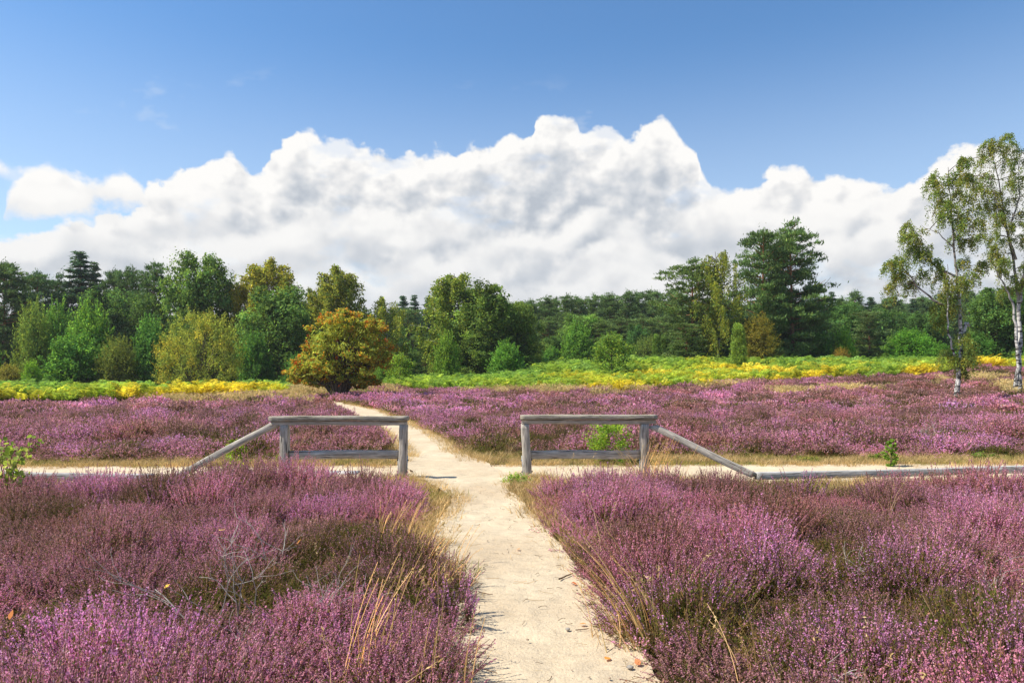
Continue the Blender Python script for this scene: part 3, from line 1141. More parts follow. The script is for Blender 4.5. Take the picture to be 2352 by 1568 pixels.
def proto_juniper(seed, base=(0.075, 0.125, 0.028)):
    """columnar juniper, 5 m tall and 1 m wide, dense and blunt"""
    rng = np.random.default_rng(seed)
    G, wood = Geo(), []
    wood.append(tube([(0, 0, -0.1), (0, 0, 4.3)], [0.09, 0.02], 6))
    for i in range(34):
        f = (i + 0.5) / 34
        r = 0.62 * (math.sin(math.pi * min(1.0, 0.16 + 0.80 * f)) ** 0.55)
        th = i * 2.39996
        C = np.array((r * 0.5 * math.cos(th), r * 0.5 * math.sin(th), 0.25 + 4.5 * f))
        n = 260
        u = norm(rng.normal(size=(n, 3)))
        P = C + u * np.array([0.42, 0.42, 0.5]) * (0.4 + 0.6 * rng.random((n, 1))) * (0.6 + r * 0.55)
        D = norm(u * 0.5 + np.array([0, 0, 1.0]) + rng.normal(size=(n, 3)) * 0.35)
        l = 0.17 * (0.6 + 0.7 * rng.random(n))
        V, F = rhombs(P, D, perp(D, rng), l, l * 0.36)
        G.add(V, F, jitter_col(np.array(base) * np.exp(rng.normal() * 0.15), n, rng, 0.25, 0.08))
    return tree_meshes('juniper', wood, G, M['oakbark'])


PROTO = {
    'oak': [proto_oak(1), proto_oak(2, lobes=38), proto_oak(3, lobes=56, low=0.06), proto_oak(4, lobes=30, spread=0.9)],
    'shrub': [proto_shrub(11), proto_shrub(12), proto_shrub(13, base=(0.07, 0.10, 0.03), ln=0.15, wd=0.07)],
    'birch': [proto_birch(21), proto_birch(22, 720), proto_birch(23, 480, airy=0.85)],
    'pine': [proto_pine(31), proto_pine(32, low=0.34, wide=2.2), proto_pine(33, low=0.10, wide=3.0, nb=62), proto_pine(34, low=0.06, wide=2.4, nb=62), proto_pine(35, low=0.12, wide=2.5, nb=80, conic=True), proto_pine(36, low=0.2, wide=2.2, nb=70, conic=True)],
    'spruce': [proto_spruce(41), proto_spruce(42, wide=1.7, sparse=0.7)],
    'juniper': [proto_juniper(51)],
}
NOM = {'oak': (10.0, 4.35), 'shrub': (5.0, 2.35), 'birch': (10.0, 2.3), 'pine': (12.0, 2.6), 'spruce': (12.0, 2.4), 'juniper': (5.0, 0.62)}
THING_NAME = {'oak': 'broadleaf_tree', 'shrub': 'bushy_tree', 'birch': 'birch_tree', 'pine': 'pine_tree', 'spruce': 'spruce_tree', 'juniper': 'juniper'}


def plant(sp, var, px, top, hw, Y, label, tint=(1, 1, 1), group=None, name=None, cat='tree', sink=0.0, rz=None):
    """one tree: placed on the ground at column px and distance Y, its crown reaching row top, half-width hw"""
    x = at(px, Y)
    g = gz(x, Y) - sink
    h = zat(top, Y) - g
    w = hw / FPX * Y
    n, r = NOM[sp]
    tm, cm = PROTO[sp][var % len(PROTO[sp])]
    o = thing(name or THING_NAME[sp], label, cat, (x, Y, g), (px * 0.37 + var) % 6.28 if rz is None else rz, group)
    o.scale = (w / r, w / r, h / n)
    a = link('trunk', tm, o)
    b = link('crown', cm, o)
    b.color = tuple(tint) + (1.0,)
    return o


ORD = 'first second third fourth fifth sixth seventh eighth ninth tenth eleventh twelfth thirteenth fourteenth fifteenth'.split()
EDGE, BACK = 'trees along the edge of the wood', 'tall trees rising behind the wood edge'
# --- far left: pines and spruces at the back
for a in (
    ('pine', 0, 8, 604, 62, 74, 'tall pine with an orange stem at the left edge of the picture', (0.9, 0.95, 0.9)),
    ('pine', 1, -75, 600, 60, 76, 'tall pine standing outside the left edge of the heath', (0.9, 0.95, 0.9)),
    ('pine', 1, 86, 622, 48, 80, 'dark pine between the orange-stemmed pine and the spruces', (0.8, 0.9, 0.95)),
    ('pine', 2, 132, 632, 40, 84, 'low dark pine just left of the tallest spruce', (0.75, 0.85, 0.95)),
    ('spruce', 0, 184, 576, 104, 84, 'tallest spruce, its tip rising above the left woodland', (0.9, 0.95, 1.0)),
    ('spruce', 1, 216, 600, 74, 86, 'thinner spruce close to the right of the tallest spruce', (1.1, 1.05, 0.95)),
    ('pine', 0, 262, 622, 42, 84, 'pine with a flat top to the right of the two spruces', (0.8, 0.9, 0.95)),
    ('pine', 1, 308, 612, 40, 82, 'pine midway between the spruces and the big oak', (0.85, 0.9, 0.95)),
    ('pine', 0, 356, 608, 44, 80, 'pine reaching up just left of the big oak', (0.85, 0.95, 0.9)),
    ('pine', 2, 405, 650, 40, 82, 'lower pine half hidden by the left side of the big oak', (0.85, 0.95, 0.9)),
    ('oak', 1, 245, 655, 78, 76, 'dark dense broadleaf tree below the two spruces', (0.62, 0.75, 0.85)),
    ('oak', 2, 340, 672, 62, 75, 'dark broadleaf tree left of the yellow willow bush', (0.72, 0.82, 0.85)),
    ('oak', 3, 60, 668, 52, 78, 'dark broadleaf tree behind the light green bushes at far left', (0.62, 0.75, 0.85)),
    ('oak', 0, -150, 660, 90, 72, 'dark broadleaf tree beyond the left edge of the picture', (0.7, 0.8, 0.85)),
    ('oak', 0, 465, 574, 88, 72, 'big dark oak with the highest crown of the left woodland', (0.92, 0.98, 0.9)),
    ('birch', 1, 602, 580, 84, 74, 'tall olive birch with an airy top behind the dense dark oak', (1.25, 1.08, 0.75)),
    ('birch', 2, 548, 640, 40, 73, 'olive-yellow birch squeezed between the big oak and the airy birch', (1.5, 1.15, 0.6)),
    ('oak', 2, 640, 652, 98, 66, 'dense dark green oak left of the orange rowan', (0.88, 0.98, 0.95)),
    ('birch', 0, 782, 602, 76, 72, 'weeping birch rising behind the orange rowan', (1.05, 1.0, 0.85)),
    ('birch', 1, 716, 652, 36, 75, 'slim pale birch between the dark oak and the weeping birch', (1.1, 1.05, 0.9)),
    ('birch', 2, 880, 674, 54, 74, 'slender lower birch to the right of the weeping birch', (1.1, 1.1, 0.95)),
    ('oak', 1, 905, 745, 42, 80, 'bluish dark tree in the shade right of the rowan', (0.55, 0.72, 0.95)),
    ('spruce', 0, 926, 678, 56, 108, 'first dark spruce tip in the dip right of the birches', (0.9, 1.0, 1.05)),
    ('spruce', 1, 952, 676, 56, 110, 'second dark spruce tip in the dip right of the birches', (0.9, 1.0, 1.05)),
    ('spruce', 0, 984, 682, 56, 112, 'third dark spruce tip in the dip, next to the round birch', (0.9, 1.0, 1.05)),
    ('pine', 3, 940, 706, 42, 98, 'bushy pine filling the dip behind the rowan', (1.05, 1.05, 1.0)),
    ('pine', 2, 900, 712, 36, 100, 'pine between the slender birch and the dip', (1.0, 1.0, 0.95)),
    ('birch', 0, 1030, 619, 84, 70, 'round-topped drooping birch in the middle of the treeline', (0.9, 1.0, 0.85)),
    ('oak', 3, 1112, 645, 98, 68, 'green oak with a pointed crown right of the round-topped birch', (1.0, 1.0, 0.9)),
    ('oak', 0, 1188, 688, 64, 70, 'lower oak at the right end of the middle tree group', (1.05, 1.02, 0.9)),
    ('oak', 1, 1095, 756, 84, 67, 'spreading low oak below the pointed oak', (1.0, 1.0, 0.9)),
    ('pine', 3, 985, 770, 40, 72, 'bushy young pine in the shade left of the round-topped birch', (1.0, 1.0, 0.85)),
):
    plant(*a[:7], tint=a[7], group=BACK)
# --- left front bushes
for a in (
    ('shrub', 2, 78, 699, 50, 60, 'light green birch bush, leftmost of the bushes before the wood', (1.0, 1.08, 0.9)),
    ('shrub', 0, 135, 704, 46, 62, 'slim greyish green bush second from the left edge', (0.85, 0.95, 0.95)),
    ('shrub', 1, 206, 704, 58, 60, 'tall light green bush third from the left edge', (0.95, 1.05, 0.85)),
    ('shrub', 0, 170, 772, 76, 57, 'broad mid green bush low in front of the light green ones', (0.72, 0.9, 0.8)),
    ('shrub', 2, 270, 778, 54, 57, 'olive bush left of the yellow willow bush', (0.88, 0.82, 0.7)),
    ('shrub', 1, 345, 734, 46, 59, 'grey-green bush touching the yellow willow bush on its left', (0.72, 0.92, 1.0)),
    ('shrub', 0, 72, 832, 24, 54, 'small bright green bush at the edge of the left bracken', (1.25, 1.3, 0.8)),
    ('shrub', 2, 20, 838, 36, 54, 'small brownish bush in the far left corner of the bracken', (1.2, 0.85, 0.7)),
    ('shrub', 1, -60, 760, 60, 57, 'green bush outside the left edge of the picture', (0.8, 0.9, 0.85)),
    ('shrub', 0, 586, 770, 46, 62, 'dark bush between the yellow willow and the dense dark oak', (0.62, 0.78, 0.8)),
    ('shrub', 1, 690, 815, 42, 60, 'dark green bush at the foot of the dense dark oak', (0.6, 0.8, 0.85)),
    ('shrub', 2, 880, 830, 30, 58, 'green bush low down right of the rowan', (0.8, 1.05, 0.75)),
    ('shrub', 1, 1026, 768, 36, 62, 'cone-shaped light green young birch before the round-topped birch', (1.15, 1.1, 0.85)),
    ('shrub', 0, 1165, 790, 48, 63, 'leafy low bush at the foot of the middle oaks', (0.8, 0.98, 0.8)),
    ('shrub', 2, 1238, 818, 24, 72, 'narrow olive bush right of the middle oaks', (0.8, 0.8, 0.75)),
):
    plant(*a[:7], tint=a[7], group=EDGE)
# --- far pine wood, centre right
rng0 = random.Random(4)
tops = {1195: 700, 1222: 690, 1250: 684, 1278: 688, 1302: 680, 1330: 686, 1358: 678, 1386: 684, 1412: 676, 1438: 670, 1464: 672, 1490: 668, 1516: 672, 1540: 664, 1566: 672}
for k, (px, tp_) in enumerate(tops.items()):
    plant('pine', (4, 5, 1, 5, 4, 3)[k % 6], px, tp_ - 4, 30 + 6 * rng0.random(), 112 + 9 * rng0.random(), ORD[k] + ' dark pine from the left in the even far row behind the right bracken', (1.05, 1.08, 0.98), 'far row of pines behind the right bracken')
for k, px in enumerate((1210, 1262, 1316, 1372, 1424, 1478, 1530)):
    plant('pine', (3, 2)[k % 2], px, 716 + 14 * rng0.random(), 34, 101 + 4 * rng0.random(), ORD[k] + ' from the left of the lower bushy pines before the even far row', (1.12, 1.1, 0.95), 'lower pines before the far row')
for a in (
    ('oak', 1, 1336, 716, 62, 90, 'round mid green oak in front of the far pines', (0.95, 1.05, 0.95)),
    ('oak', 2, 1270, 770, 40, 88, 'small dark oak at the foot of the far pines', (0.75, 0.9, 0.9)),
    ('shrub', 1, 1326, 744, 46, 80, 'rounded light green tree before the round oak', (0.85, 0.98, 0.8)),
    ('pine', 3, 1378, 738, 34, 88, 'small bushy pine right of the rounded light green tree', (1.15, 1.1, 0.95)),
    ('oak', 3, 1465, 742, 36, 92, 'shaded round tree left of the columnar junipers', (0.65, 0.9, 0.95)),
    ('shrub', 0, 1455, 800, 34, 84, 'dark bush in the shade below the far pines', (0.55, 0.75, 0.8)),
    ('shrub', 1, 1268, 800, 30, 80, 'dark leafy bush right of the narrow olive bush', (0.75, 0.95, 0.85)),
):
    plant(*a[:7], tint=a[7], group=EDGE)
# --- pine clump on the right with its birch
for a in (
    ('pine', 2, 1588, 598, 66, 70, 'low wide pine at the left of the right-hand pine clump', (1.1, 1.05, 0.9)),
    ('pine', 3, 1570, 740, 40, 66, 'pine bough mass low on the left of the pine clump', (1.1, 1.05, 0.9)),
    ('pine', 2, 1665, 690, 60, 73, 'dark pine behind the golden birch', (0.85, 0.9, 0.85)),
    ('birch', 2, 1646, 566, 52, 67.5, 'golden-green birch growing among the right-hand pine clump', (1.05, 1.02, 0.8)),
    ('pine', 3, 1742, 526, 62, 72, 'left one of the two tallest pines on the right', (1.08, 1.12, 0.95)),
    ('pine', 2, 1822, 512, 66, 74, 'tallest pine, right one of the two high pines', (1.08, 1.12, 0.95)),
    ('pine', 1, 1790, 560, 60, 76, 'pine seen between the two tallest pines', (0.85, 1.0, 0.95)),
    ('pine', 2, 1800, 690, 66, 77, 'dark bushy pine below the two tallest pines', (0.9, 0.95, 0.9)),
    ('pine', 3, 1862, 720, 48, 80, 'bushy pine at the right foot of the tallest pine', (0.9, 1.0, 0.95)),
):
    plant(*a[:7], tint=a[7], group='pine clump on the right')
plant('juniper', 0, 1508, 766, 11, 72, 'left of the paired slim junipers', (0.8, 0.85, 0.8), 'columnar junipers', cat='juniper')
plant('juniper', 0, 1526, 768, 13, 73, 'right of the paired slim junipers', (0.62, 0.68, 0.72), 'columnar junipers', cat='juniper')
jx, jy = ground_hit(1696, 862)
plant('juniper', 0, 1696, 741, 19, min(jy, 63), 'stout single juniper standing in the bracken', (1.05, 1.0, 0.85), 'columnar junipers', cat='juniper')
plant('shrub', 2, 1742, 726, 52, 66, 'russet brown bush right of the stout juniper', (1.25, 0.85, 0.55), EDGE)
# --- right background
for k, (px, tp_, sp) in enumerate(((1872, 664, 'spruce'), (1910, 672, 'spruce'), (1942, 684, 'pine'), (1968, 668, 'pine'), (2000, 684, 'spruce'), (2030, 690, 'pine'), (2062, 680, 'pine'), (2096, 688, 'spruce'), (2126, 682, 'pine'), (2160, 676, 'pine'), (2196, 682, 'spruce'), (2228, 668, 'pine'), (2262, 676, 'pine'))):
    plant(sp, (4, 5)[k % 2] if sp == 'pine' else k, px, tp_ - 3, 34 if sp == 'pine' else 52, 110 + 6 * rng0.random(), ORD[k] + ' dark conifer from the left in the far row right of the tallest pine', (1.0, 1.05, 0.98), 'far conifers on the right')
for a in (
    ('oak', 0, 1945, 692, 56, 90, 'round dark oak right of the tallest pine', (0.68, 0.88, 0.85)),
    ('oak', 2, 2040, 706, 60, 88, 'broad dark oak left of the single birch', (0.68, 0.86, 0.85)),
    ('oak', 1, 2126, 712, 56, 86, 'dark oak partly behind the single birch', (0.68, 0.86, 0.85)),
    ('pine', 3, 1992, 712, 40, 78, 'small grey-green pine before the broad dark oak', (1.15, 1.1, 1.05)),
    ('shrub', 1, 1888, 768, 42, 74, 'mid green bush beside the right foot of the pine clump', (0.7, 0.95, 0.75)),
    ('shrub', 0, 1936, 762, 32, 72, 'bright yellow-green bush right of the pine clump', (1.2, 1.25, 0.7)),
    ('shrub', 2, 1932, 800, 26, 70, 'little reddish bush in front of the bright yellow-green one', (1.5, 0.85, 0.6)),
    ('shrub', 1, 2092, 760, 62, 73, 'spreading bright green bush left of the single birch', (0.75, 1.0, 0.6)),
    ('shrub', 0, 2150, 790, 44, 71, 'low green bush behind the single birch trunk', (0.7, 0.92, 0.65)),
    ('oak', 3, 2290, 652, 78, 66, 'big dark oak behind the birches at the right edge', (0.72, 0.85, 0.8)),
    ('oak', 0, 2390, 640, 90, 64, 'dark oak reaching in at the right edge of the picture', (0.7, 0.85, 0.8)),
    ('oak', 2, 2520, 660, 90, 66, 'dark oak beyond the right edge of the picture', (0.7, 0.85, 0.8)),
    ('shrub', 1, 2245, 770, 50, 66, 'dark bush below the big oak at the right edge', (0.6, 0.8, 0.75)),
    ('shrub', 1, 2420, 760, 60, 62, 'dark bush beyond the right edge of the picture', (0.6, 0.8, 0.75)),
):
    plant(*a[:7], tint=a[7], group=BACK)
# --- undergrowth below the treeline
for k, px in enumerate(range(-120, 2520, 80)):
    if 640 < px < 690:
        continue
    Y = 82 + 6 * rng0.random()
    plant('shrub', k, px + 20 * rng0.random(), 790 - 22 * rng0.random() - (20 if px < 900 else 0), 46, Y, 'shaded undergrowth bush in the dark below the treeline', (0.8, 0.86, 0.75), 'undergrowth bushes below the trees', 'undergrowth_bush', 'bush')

# ------------------------------------------------------------------ single trees with a shape of their own
def inside(poly, x, y):
    c = np.zeros(len(x), bool)
    n = len(poly)
    for i in range(n):
        x0, y0 = poly[i]
        x1, y1 = poly[(i + 1) % n]
        t = ((y0 > y) != (y1 > y)) & (x < (x1 - x0) * (y - y0) / (y1 - y0 + 1e-9) + x0)
        c ^= t
    return c


def edge_dist(poly, x, y):
    d = np.full(len(x), 1e9)
    n = len(poly)
    for i in range(n):
        a, b = np.array(poly[i], float), np.array(poly[(i + 1) % n], float)
        ab = b - a
        t = np.clip(((x - a[0]) * ab[0] + (y - a[1]) * ab[1]) / (ab @ ab), 0, 1)
        d = np.minimum(d, np.hypot(x - a[0] - ab[0] * t, y - a[1] - ab[1] * t))
    return d


def crown_points(poly, n, rng, depth=1.0):
    """points inside a crown of given outline; the crown is about as deep as it is wide"""
    p = np.array(poly, float)
    X, Z = [], []
    while sum(len(a) for a in X) < n:
        x = rng.uniform(p[:, 0].min(), p[:, 0].max(), n)
        z = rng.uniform(p[:, 1].min(), p[:, 1].max(), n)
        k = inside(poly, x, z)
        X.append(x[k])
        Z.append(z[k])
    x, z = np.concatenate(X)[:n], np.concatenate(Z)[:n]
    e = edge_dist(poly, x, z)
    w = e.max()
    half = np.sqrt(np.clip(1 - (1 - e / w) ** 2, 0, 1)) * w * depth
    y = half * rng.uniform(-1, 1, n)
    return np.stack([x, y, z], 1), e / w, half


# --- the orange-tinged rowan beside the footpath's far end
rx, ry = ground_hit(778, 906, 0.32)
K = ry / FPX
rp = [(805, 711), (770, 716), (734, 724), (722, 745), (708, 765), (698, 794), (684, 820), (668, 842), (640, 862), (658, 868), (690, 884), (740, 890), (800, 892), (858, 886), (880, 862), (890, 838), (905, 798), (888, 762), (880, 742), (846, 726)]
poly = [((px - 778) * K, 0.32 + (906 - py) * K) for px, py in rp]
rng = np.random.default_rng(77)
G = Geo()
cpts, ce, chalf = crown_points(poly, 215, rng, 0.85)


def rowan_col(P, c, rng):
    n = len(P)
    q = inside(poly, P[:, 0], P[:, 2])
    e = edge_dist(poly, P[:, 0], P[:, 2]) / (np.array(poly)[:, 0].max() * 0.5)
    e = np.where(q, e, 0)
    patch = vnoise(P[:, 0] * 2.1 + 5, P[:, 2] * 2.1 + P[:, 1] * 1.3, 3)
    o = (rng.random(n) < np.clip(0.42 - e * 0.6 + (patch - 0.5) * 0.7, 0.06, 0.65))
    orange = np.array([(0.22, 0.115, 0.02), (0.20, 0.135, 0.022), (0.175, 0.14, 0.025), (0.22, 0.09, 0.018)])[rng.integers(0, 4, n)]
    orange = orange * np.exp(rng.normal(size=(n, 1)) * 0.2)
    return np.where(o[:, None], orange, c)


wood = []
for i, (c, e, hf) in enumerate(zip(cpts, ce, chalf)):
    R = (0.26 + 0.36 * min(1, e * 1.5)) * (0.6 + 0.7 * rng.random())
    leaf_cloud(G, c, R, 150, 0.16, 0.072, np.array((0.112, 0.138, 0.027)) * np.exp(rng.normal() * 0.16), rng, 0.62, 0.4, up=0.5, droop=0.3, colfn=rowan_col, clump=9)
    if i % 2 == 0:
        th = math.atan2(c[1], c[0])
        b0 = np.array((0.22 * math.cos(th), 0.22 * math.sin(th), 0.1))
        mid = np.array((c[0] * 0.35, c[1] * 0.35, 0.4 + c[2] * 0.45))
        wood.append(tube([b0 * 0.9 + np.array((0, 0, -0.2)), b0 + (mid - b0) * 0.35, mid, (mid + c) / 2 + np.array((0, 0, 0.08)), c], [0.075, 0.06, 0.045, 0.028, 0.010], 6))
inner, _, _ = crown_points([(x * 0.75, 0.4 + z * 0.8) for x, z in poly], 40, rng, 0.6)
for c in inner:
    leaf_cloud(G, c, 0.7, 50, 0.26, 0.14, (0.115, 0.14, 0.028), rng, 0.8, 0.1)
for s in range(5):
    th = s * 1.3
    wood.append(tube([(0.2 * math.cos(th), 0.2 * math.sin(th), -0.2), (0.26 * math.cos(th), 0.26 * math.sin(th), 0.25), (0.5 * math.cos(th), 0.5 * math.sin(th), 0.95)], [0.14, 0.11, 0.075], 7))
rowan = thing('rowan_tree', 'broad rowan with orange-tinged leaves and red berries beside the far end of the footpath', 'tree', (rx, ry, gz(rx, ry)))
tm, cm = tree_meshes('rowan', wood, G, M['oakbark'])
link('trunk', tm, rowan)
link('crown', cm, rowan)
GB = Geo()
bp, _, _ = crown_points(poly, 85, rng, 0.95)
for c in bp:
    n = 9
    P = c + rng.normal(size=(n, 3)) * 0.05
    P[:, 1] -= 0.1
    oct_v = np.array([(1, 0, 0), (-1, 0, 0), (0, 1, 0), (0, -1, 0), (0, 0, 1), (0, 0, -1)]) * 0.026
    oct_f = np.array([(0, 2, 4), (2, 1, 4), (1, 3, 4), (3, 0, 4), (2, 0, 5), (1, 2, 5), (3, 1, 5), (0, 3, 5)])
    for p in P:
        GB.add(oct_v + p, oct_f, np.array((0.24, 0.07, 0.018)) * (0.8 + 0.4 * rng.random()))
bm_ = GB.mesh('berries', [M['leaf']])
link('berries', bm_, rowan, kind='stuff')

# --- the yellow willow bush
wx, wy = at(458, 56.0), 56.0
K = wy / FPX
g0 = HY + (EYE - gz(wx, wy)) / K                      # its own ground row
wp_ = [(470, 720), (430, 728), (398, 745), (384, 770), (374, 805), (372, 840), (370, 872), (400, g0), (520, g0), (548, 868), (552, 830), (540, 790), (528, 760), (510, 735)]
poly_w = [((px - 458) * K, (g0 - py) * K) for px, py in wp_]
rng = np.random.default_rng(88)
G, wood = Geo(), []
pts, e, _ = crown_points(poly_w, 150, rng, 0.9)
for i, c in enumerate(pts):
    b = np.array([(0.122, 0.145, 0.03), (0.110, 0.140, 0.034), (0.095, 0.125, 0.03), (0.145, 0.145, 0.026)][rng.integers(0, 4)])
    n = 150
    base0 = np.array((0, 0, 0.2))
    d = norm(c - base0 + np.array((0, 0, 0.8)))
    leaf_cloud(G, c, 0.42 + 0.3 * rng.random(), n, 0.15, 0.06, b * np.exp(rng.normal() * 0.14), rng, 1.1, 0.2, up=0.3, clump=10)
    m = 22
    t = rng.random(m)[:, None]
    Pp = c + d * (0.3 + 0.75 * t) + rng.normal(size=(m, 3)) * 0.06
    D = norm(d + rng.normal(size=(m, 3)) * 0.6)
    V, F = rhombs(Pp, D, perp(D, rng), 0.14 * (0.6 + 0.7 * rng.random(m)), 0.055 * np.ones(m))
    G.add(V, F, jitter_col(b * 1.1, m, rng))
    if i % 2 == 0:
        P, r_ = limb((0.3 * d[0], 0.3 * d[1], -0.1), c, 0.045, 0.008, rng, 5, 0.06)
        wood.append(tube(P, r_, 4))
will = thing('willow_bush', 'large rounded yellow-green willow bush behind the left bracken', 'bush', (wx, wy, gz(wx, wy)))
tm, cm = tree_meshes('willow', wood, G, M['oakbark'])
link('trunk', tm, will)
link('crown', cm, will)


# --- open-crowned silver birches on the right, from plan points of stems, limbs and leaf sprays
def Q(cx_, cy_):
    return (2750 + cx_ * 0.657) * 0.6282, (450 + cy_ * 0.657) * 0.6282


def open_birch(label, base, stems, sprays, seed, dens=1.0, dep=2.2):
    rng = np.random.default_rng(seed)
    bx, by = ground_hit(*Q(*base), 0.3)
    g = gz(bx, by)
    K = by / FPX
    bq = Q(*base)

    def loc(c, y=0.0):
        p = Q(*c)
        return np.array(((p[0] - bq[0]) * K, y, 0.3 + (bq[1] - p[1]) * K))
    t = thing('silver_birch', label, 'tree', (bx, by, g), 0, 'silver birches on the right of the heath')
    W, B = Geo(), Geo()
    nodes = []
    for pts, r0, r1, y1 in stems:
        n = len(pts)
        P = np.array([loc(c, y1 * (i / max(1, n - 1)) ** 1.3) for i, c in enumerate(pts)])
        # finer, slightly crooked stem
        tt = np.linspace(0, n - 1, (n - 1) * 4 + 1)
        P = np.stack([np.interp(tt, np.arange(n), P[:, k]) for k in range(3)], 1)
        P[1:-1] += rng.normal(size=P[1:-1].shape) * 0.026
        if r0 >= 0.115:
            P[0, 2] -= 0.5
        R = np.linspace(1, 0, len(P)) ** 1.15 * (r0 - r1) + r1
        if r0 >= 0.115:
            R[0] *= 1.35
        W.add(*tube(P, R, 9 if r0 > 0.07 else 6))
        nodes.append(P)
    allp = np.concatenate(nodes)
    G = Geo()
    for (cx_, cy_, r) in sprays:
        c = loc((cx_, cy_))
        rr = r * 0.657 * 0.6282 * K * 1.22
        c[1] = rng.normal() * 0.45 * dep * 0.5
        d2 = np.linalg.norm((allp - c) * np.array([1, 0.5, 1]), axis=1) + np.where(allp[:, 2] > c[2] + 0.3, 2.0, 0)
        a = allp[np.argmin(d2)]
        P, r_ = limb(a, c + np.array((0, 0, rr * 0.35)), 0.026, 0.006, rng, 6, 0.08, 0.10)
        B.add(*tube(P, r_, 4))
        ns = int(12 * dens)
        for s in range(ns):
            # fine twigs spread from the spray and arch over
            o = norm(rng.normal(size=3)) * rr * np.array([1, 1, 0.8])
            e0 = c + np.array((0, 0, rr * 0.2))
            e1 = c + o * (0.55 + 0.6 * rng.random()) + np.array((0, 0, rr * 0.15))
            L = (0.25 + 0.45 * rng.random()) * (0.6 + rr)
            e2 = e1 + np.array((o[0] * 0.12, o[1] * 0.12, -L))
            q = np.linspace(0, 1, 8)[:, None]
            C = (1 - q) ** 2 * e0 + 2 * q * (1 - q) * (e1 + np.array((0, 0, 0.15))) + q * q * e2
            if s % 2 == 0:
                B.add(*tube(C, np.linspace(0.008, 0.003, 8), 3))
            n = int(62 * dens)
            k = (0.22 + 0.78 * rng.random(n)) * 7
            i0 = np.clip(k.astype(int), 0, 6)
            Pp = C[i0] * (1 - (k - i0))[:, None] + C[i0 + 1] * (k - i0)[:, None] + rng.normal(size=(n, 3)) * 0.062
            D = rng.normal(size=(n, 3)) * 0.7
            D[:, 2] -= 0.6
            D = norm(D)
            V, F = rhombs(Pp, D, perp(D, rng), 0.082 * (0.6 + 0.7 * rng.random(n)), 0.056 * (0.6 + 0.7 * rng.random(n)))
            cb = np.array([(0.072, 0.105, 0.025), (0.09, 0.118, 0.027), (0.065, 0.10, 0.028), (0.10, 0.108, 0.028)][rng.integers(0, 4)])
            G.add(V, F, jitter_col(cb, n, rng, 0.25, 0.12))
    link('trunk', W.mesh('birch_trunk', [M['birchbark']], True), t)
    link('branches', B.mesh('birch_branches', [M['darktwig']], True), t, kind='stuff')
    link('crown', G.mesh('birch_crown', [M['leaf']]), t)
    return t


open_birch('single leaning silver birch with a broken side stem, standing in the heather', (1135, 1524),
           [([(1135, 1524), (1148, 1400), (1166, 1250), (1163, 1050), (1150, 900), (1140, 750), (1130, 550), (1112, 350), (1112, 235)], 0.125, 0.012, 0.3),
            ([(1150, 1340), (1112, 1272), (1076, 1180), (1062, 1050), (1040, 900), (1030, 800)], 0.06, 0.012, -0.8),
            ([(1160, 1005), (1060, 1010), (980, 975), (880, 890), (800, 790), (745, 800)], 0.07, 0.01, -0.6),
            ([(1145, 860), (1050, 800), (930, 690), (872, 585)], 0.06, 0.01, 0.9),
            ([(1172, 1215), (1186, 1150), (1196, 1108)], 0.08, 0.06, 0.1),
            ([(1195, 1120), (1206, 1114), (1218, 1132)], 0.05, 0.025, 0.1),
            ([(1130, 700), (1050, 610), (975, 555)], 0.035, 0.006, 0.5)],
           [(1112, 250, 26), (1060, 290, 42), (1130, 300, 48), (1160, 330, 42), (1030, 340, 42), (1095, 345, 52), (1035, 400, 46), (1165, 400, 46), (1090, 430, 56), (1180, 440, 46), (1040, 470, 46),
            (1100, 500, 60), (1195, 520, 56), (1050, 540, 30), (1140, 560, 50), (1210, 590, 46), (1160, 640, 46), (1215, 660, 40), (1100, 600, 40),
            (880, 575, 34), (860, 640, 44), (905, 630, 46), (940, 670, 46), (985, 715, 46), (900, 705, 38), (950, 740, 38),
            (745, 800, 34), (790, 780, 42), (840, 790, 42), (800, 850, 40), (870, 860, 46), (910, 900, 40), (830, 920, 40), (950, 850, 40),
            (1020, 790, 46), (1040, 860, 52), (1090, 830, 46), (1110, 900, 52), (1060, 950, 50), (1130, 960, 46), (1190, 780, 44), (1190, 860, 46), (1215, 900, 34), (1240, 800, 26),
            (1050, 1030, 46), (1090, 1070, 40), (1110, 1000, 46), (1060, 1110, 32), (1180, 1190, 30), (1150, 1230, 44), (1190, 1260, 50), (1130, 1290, 46), (1210, 1300, 44), (1160, 1330, 46), (1120, 1330, 36), (1175, 1380, 30)], 101, 1.0)
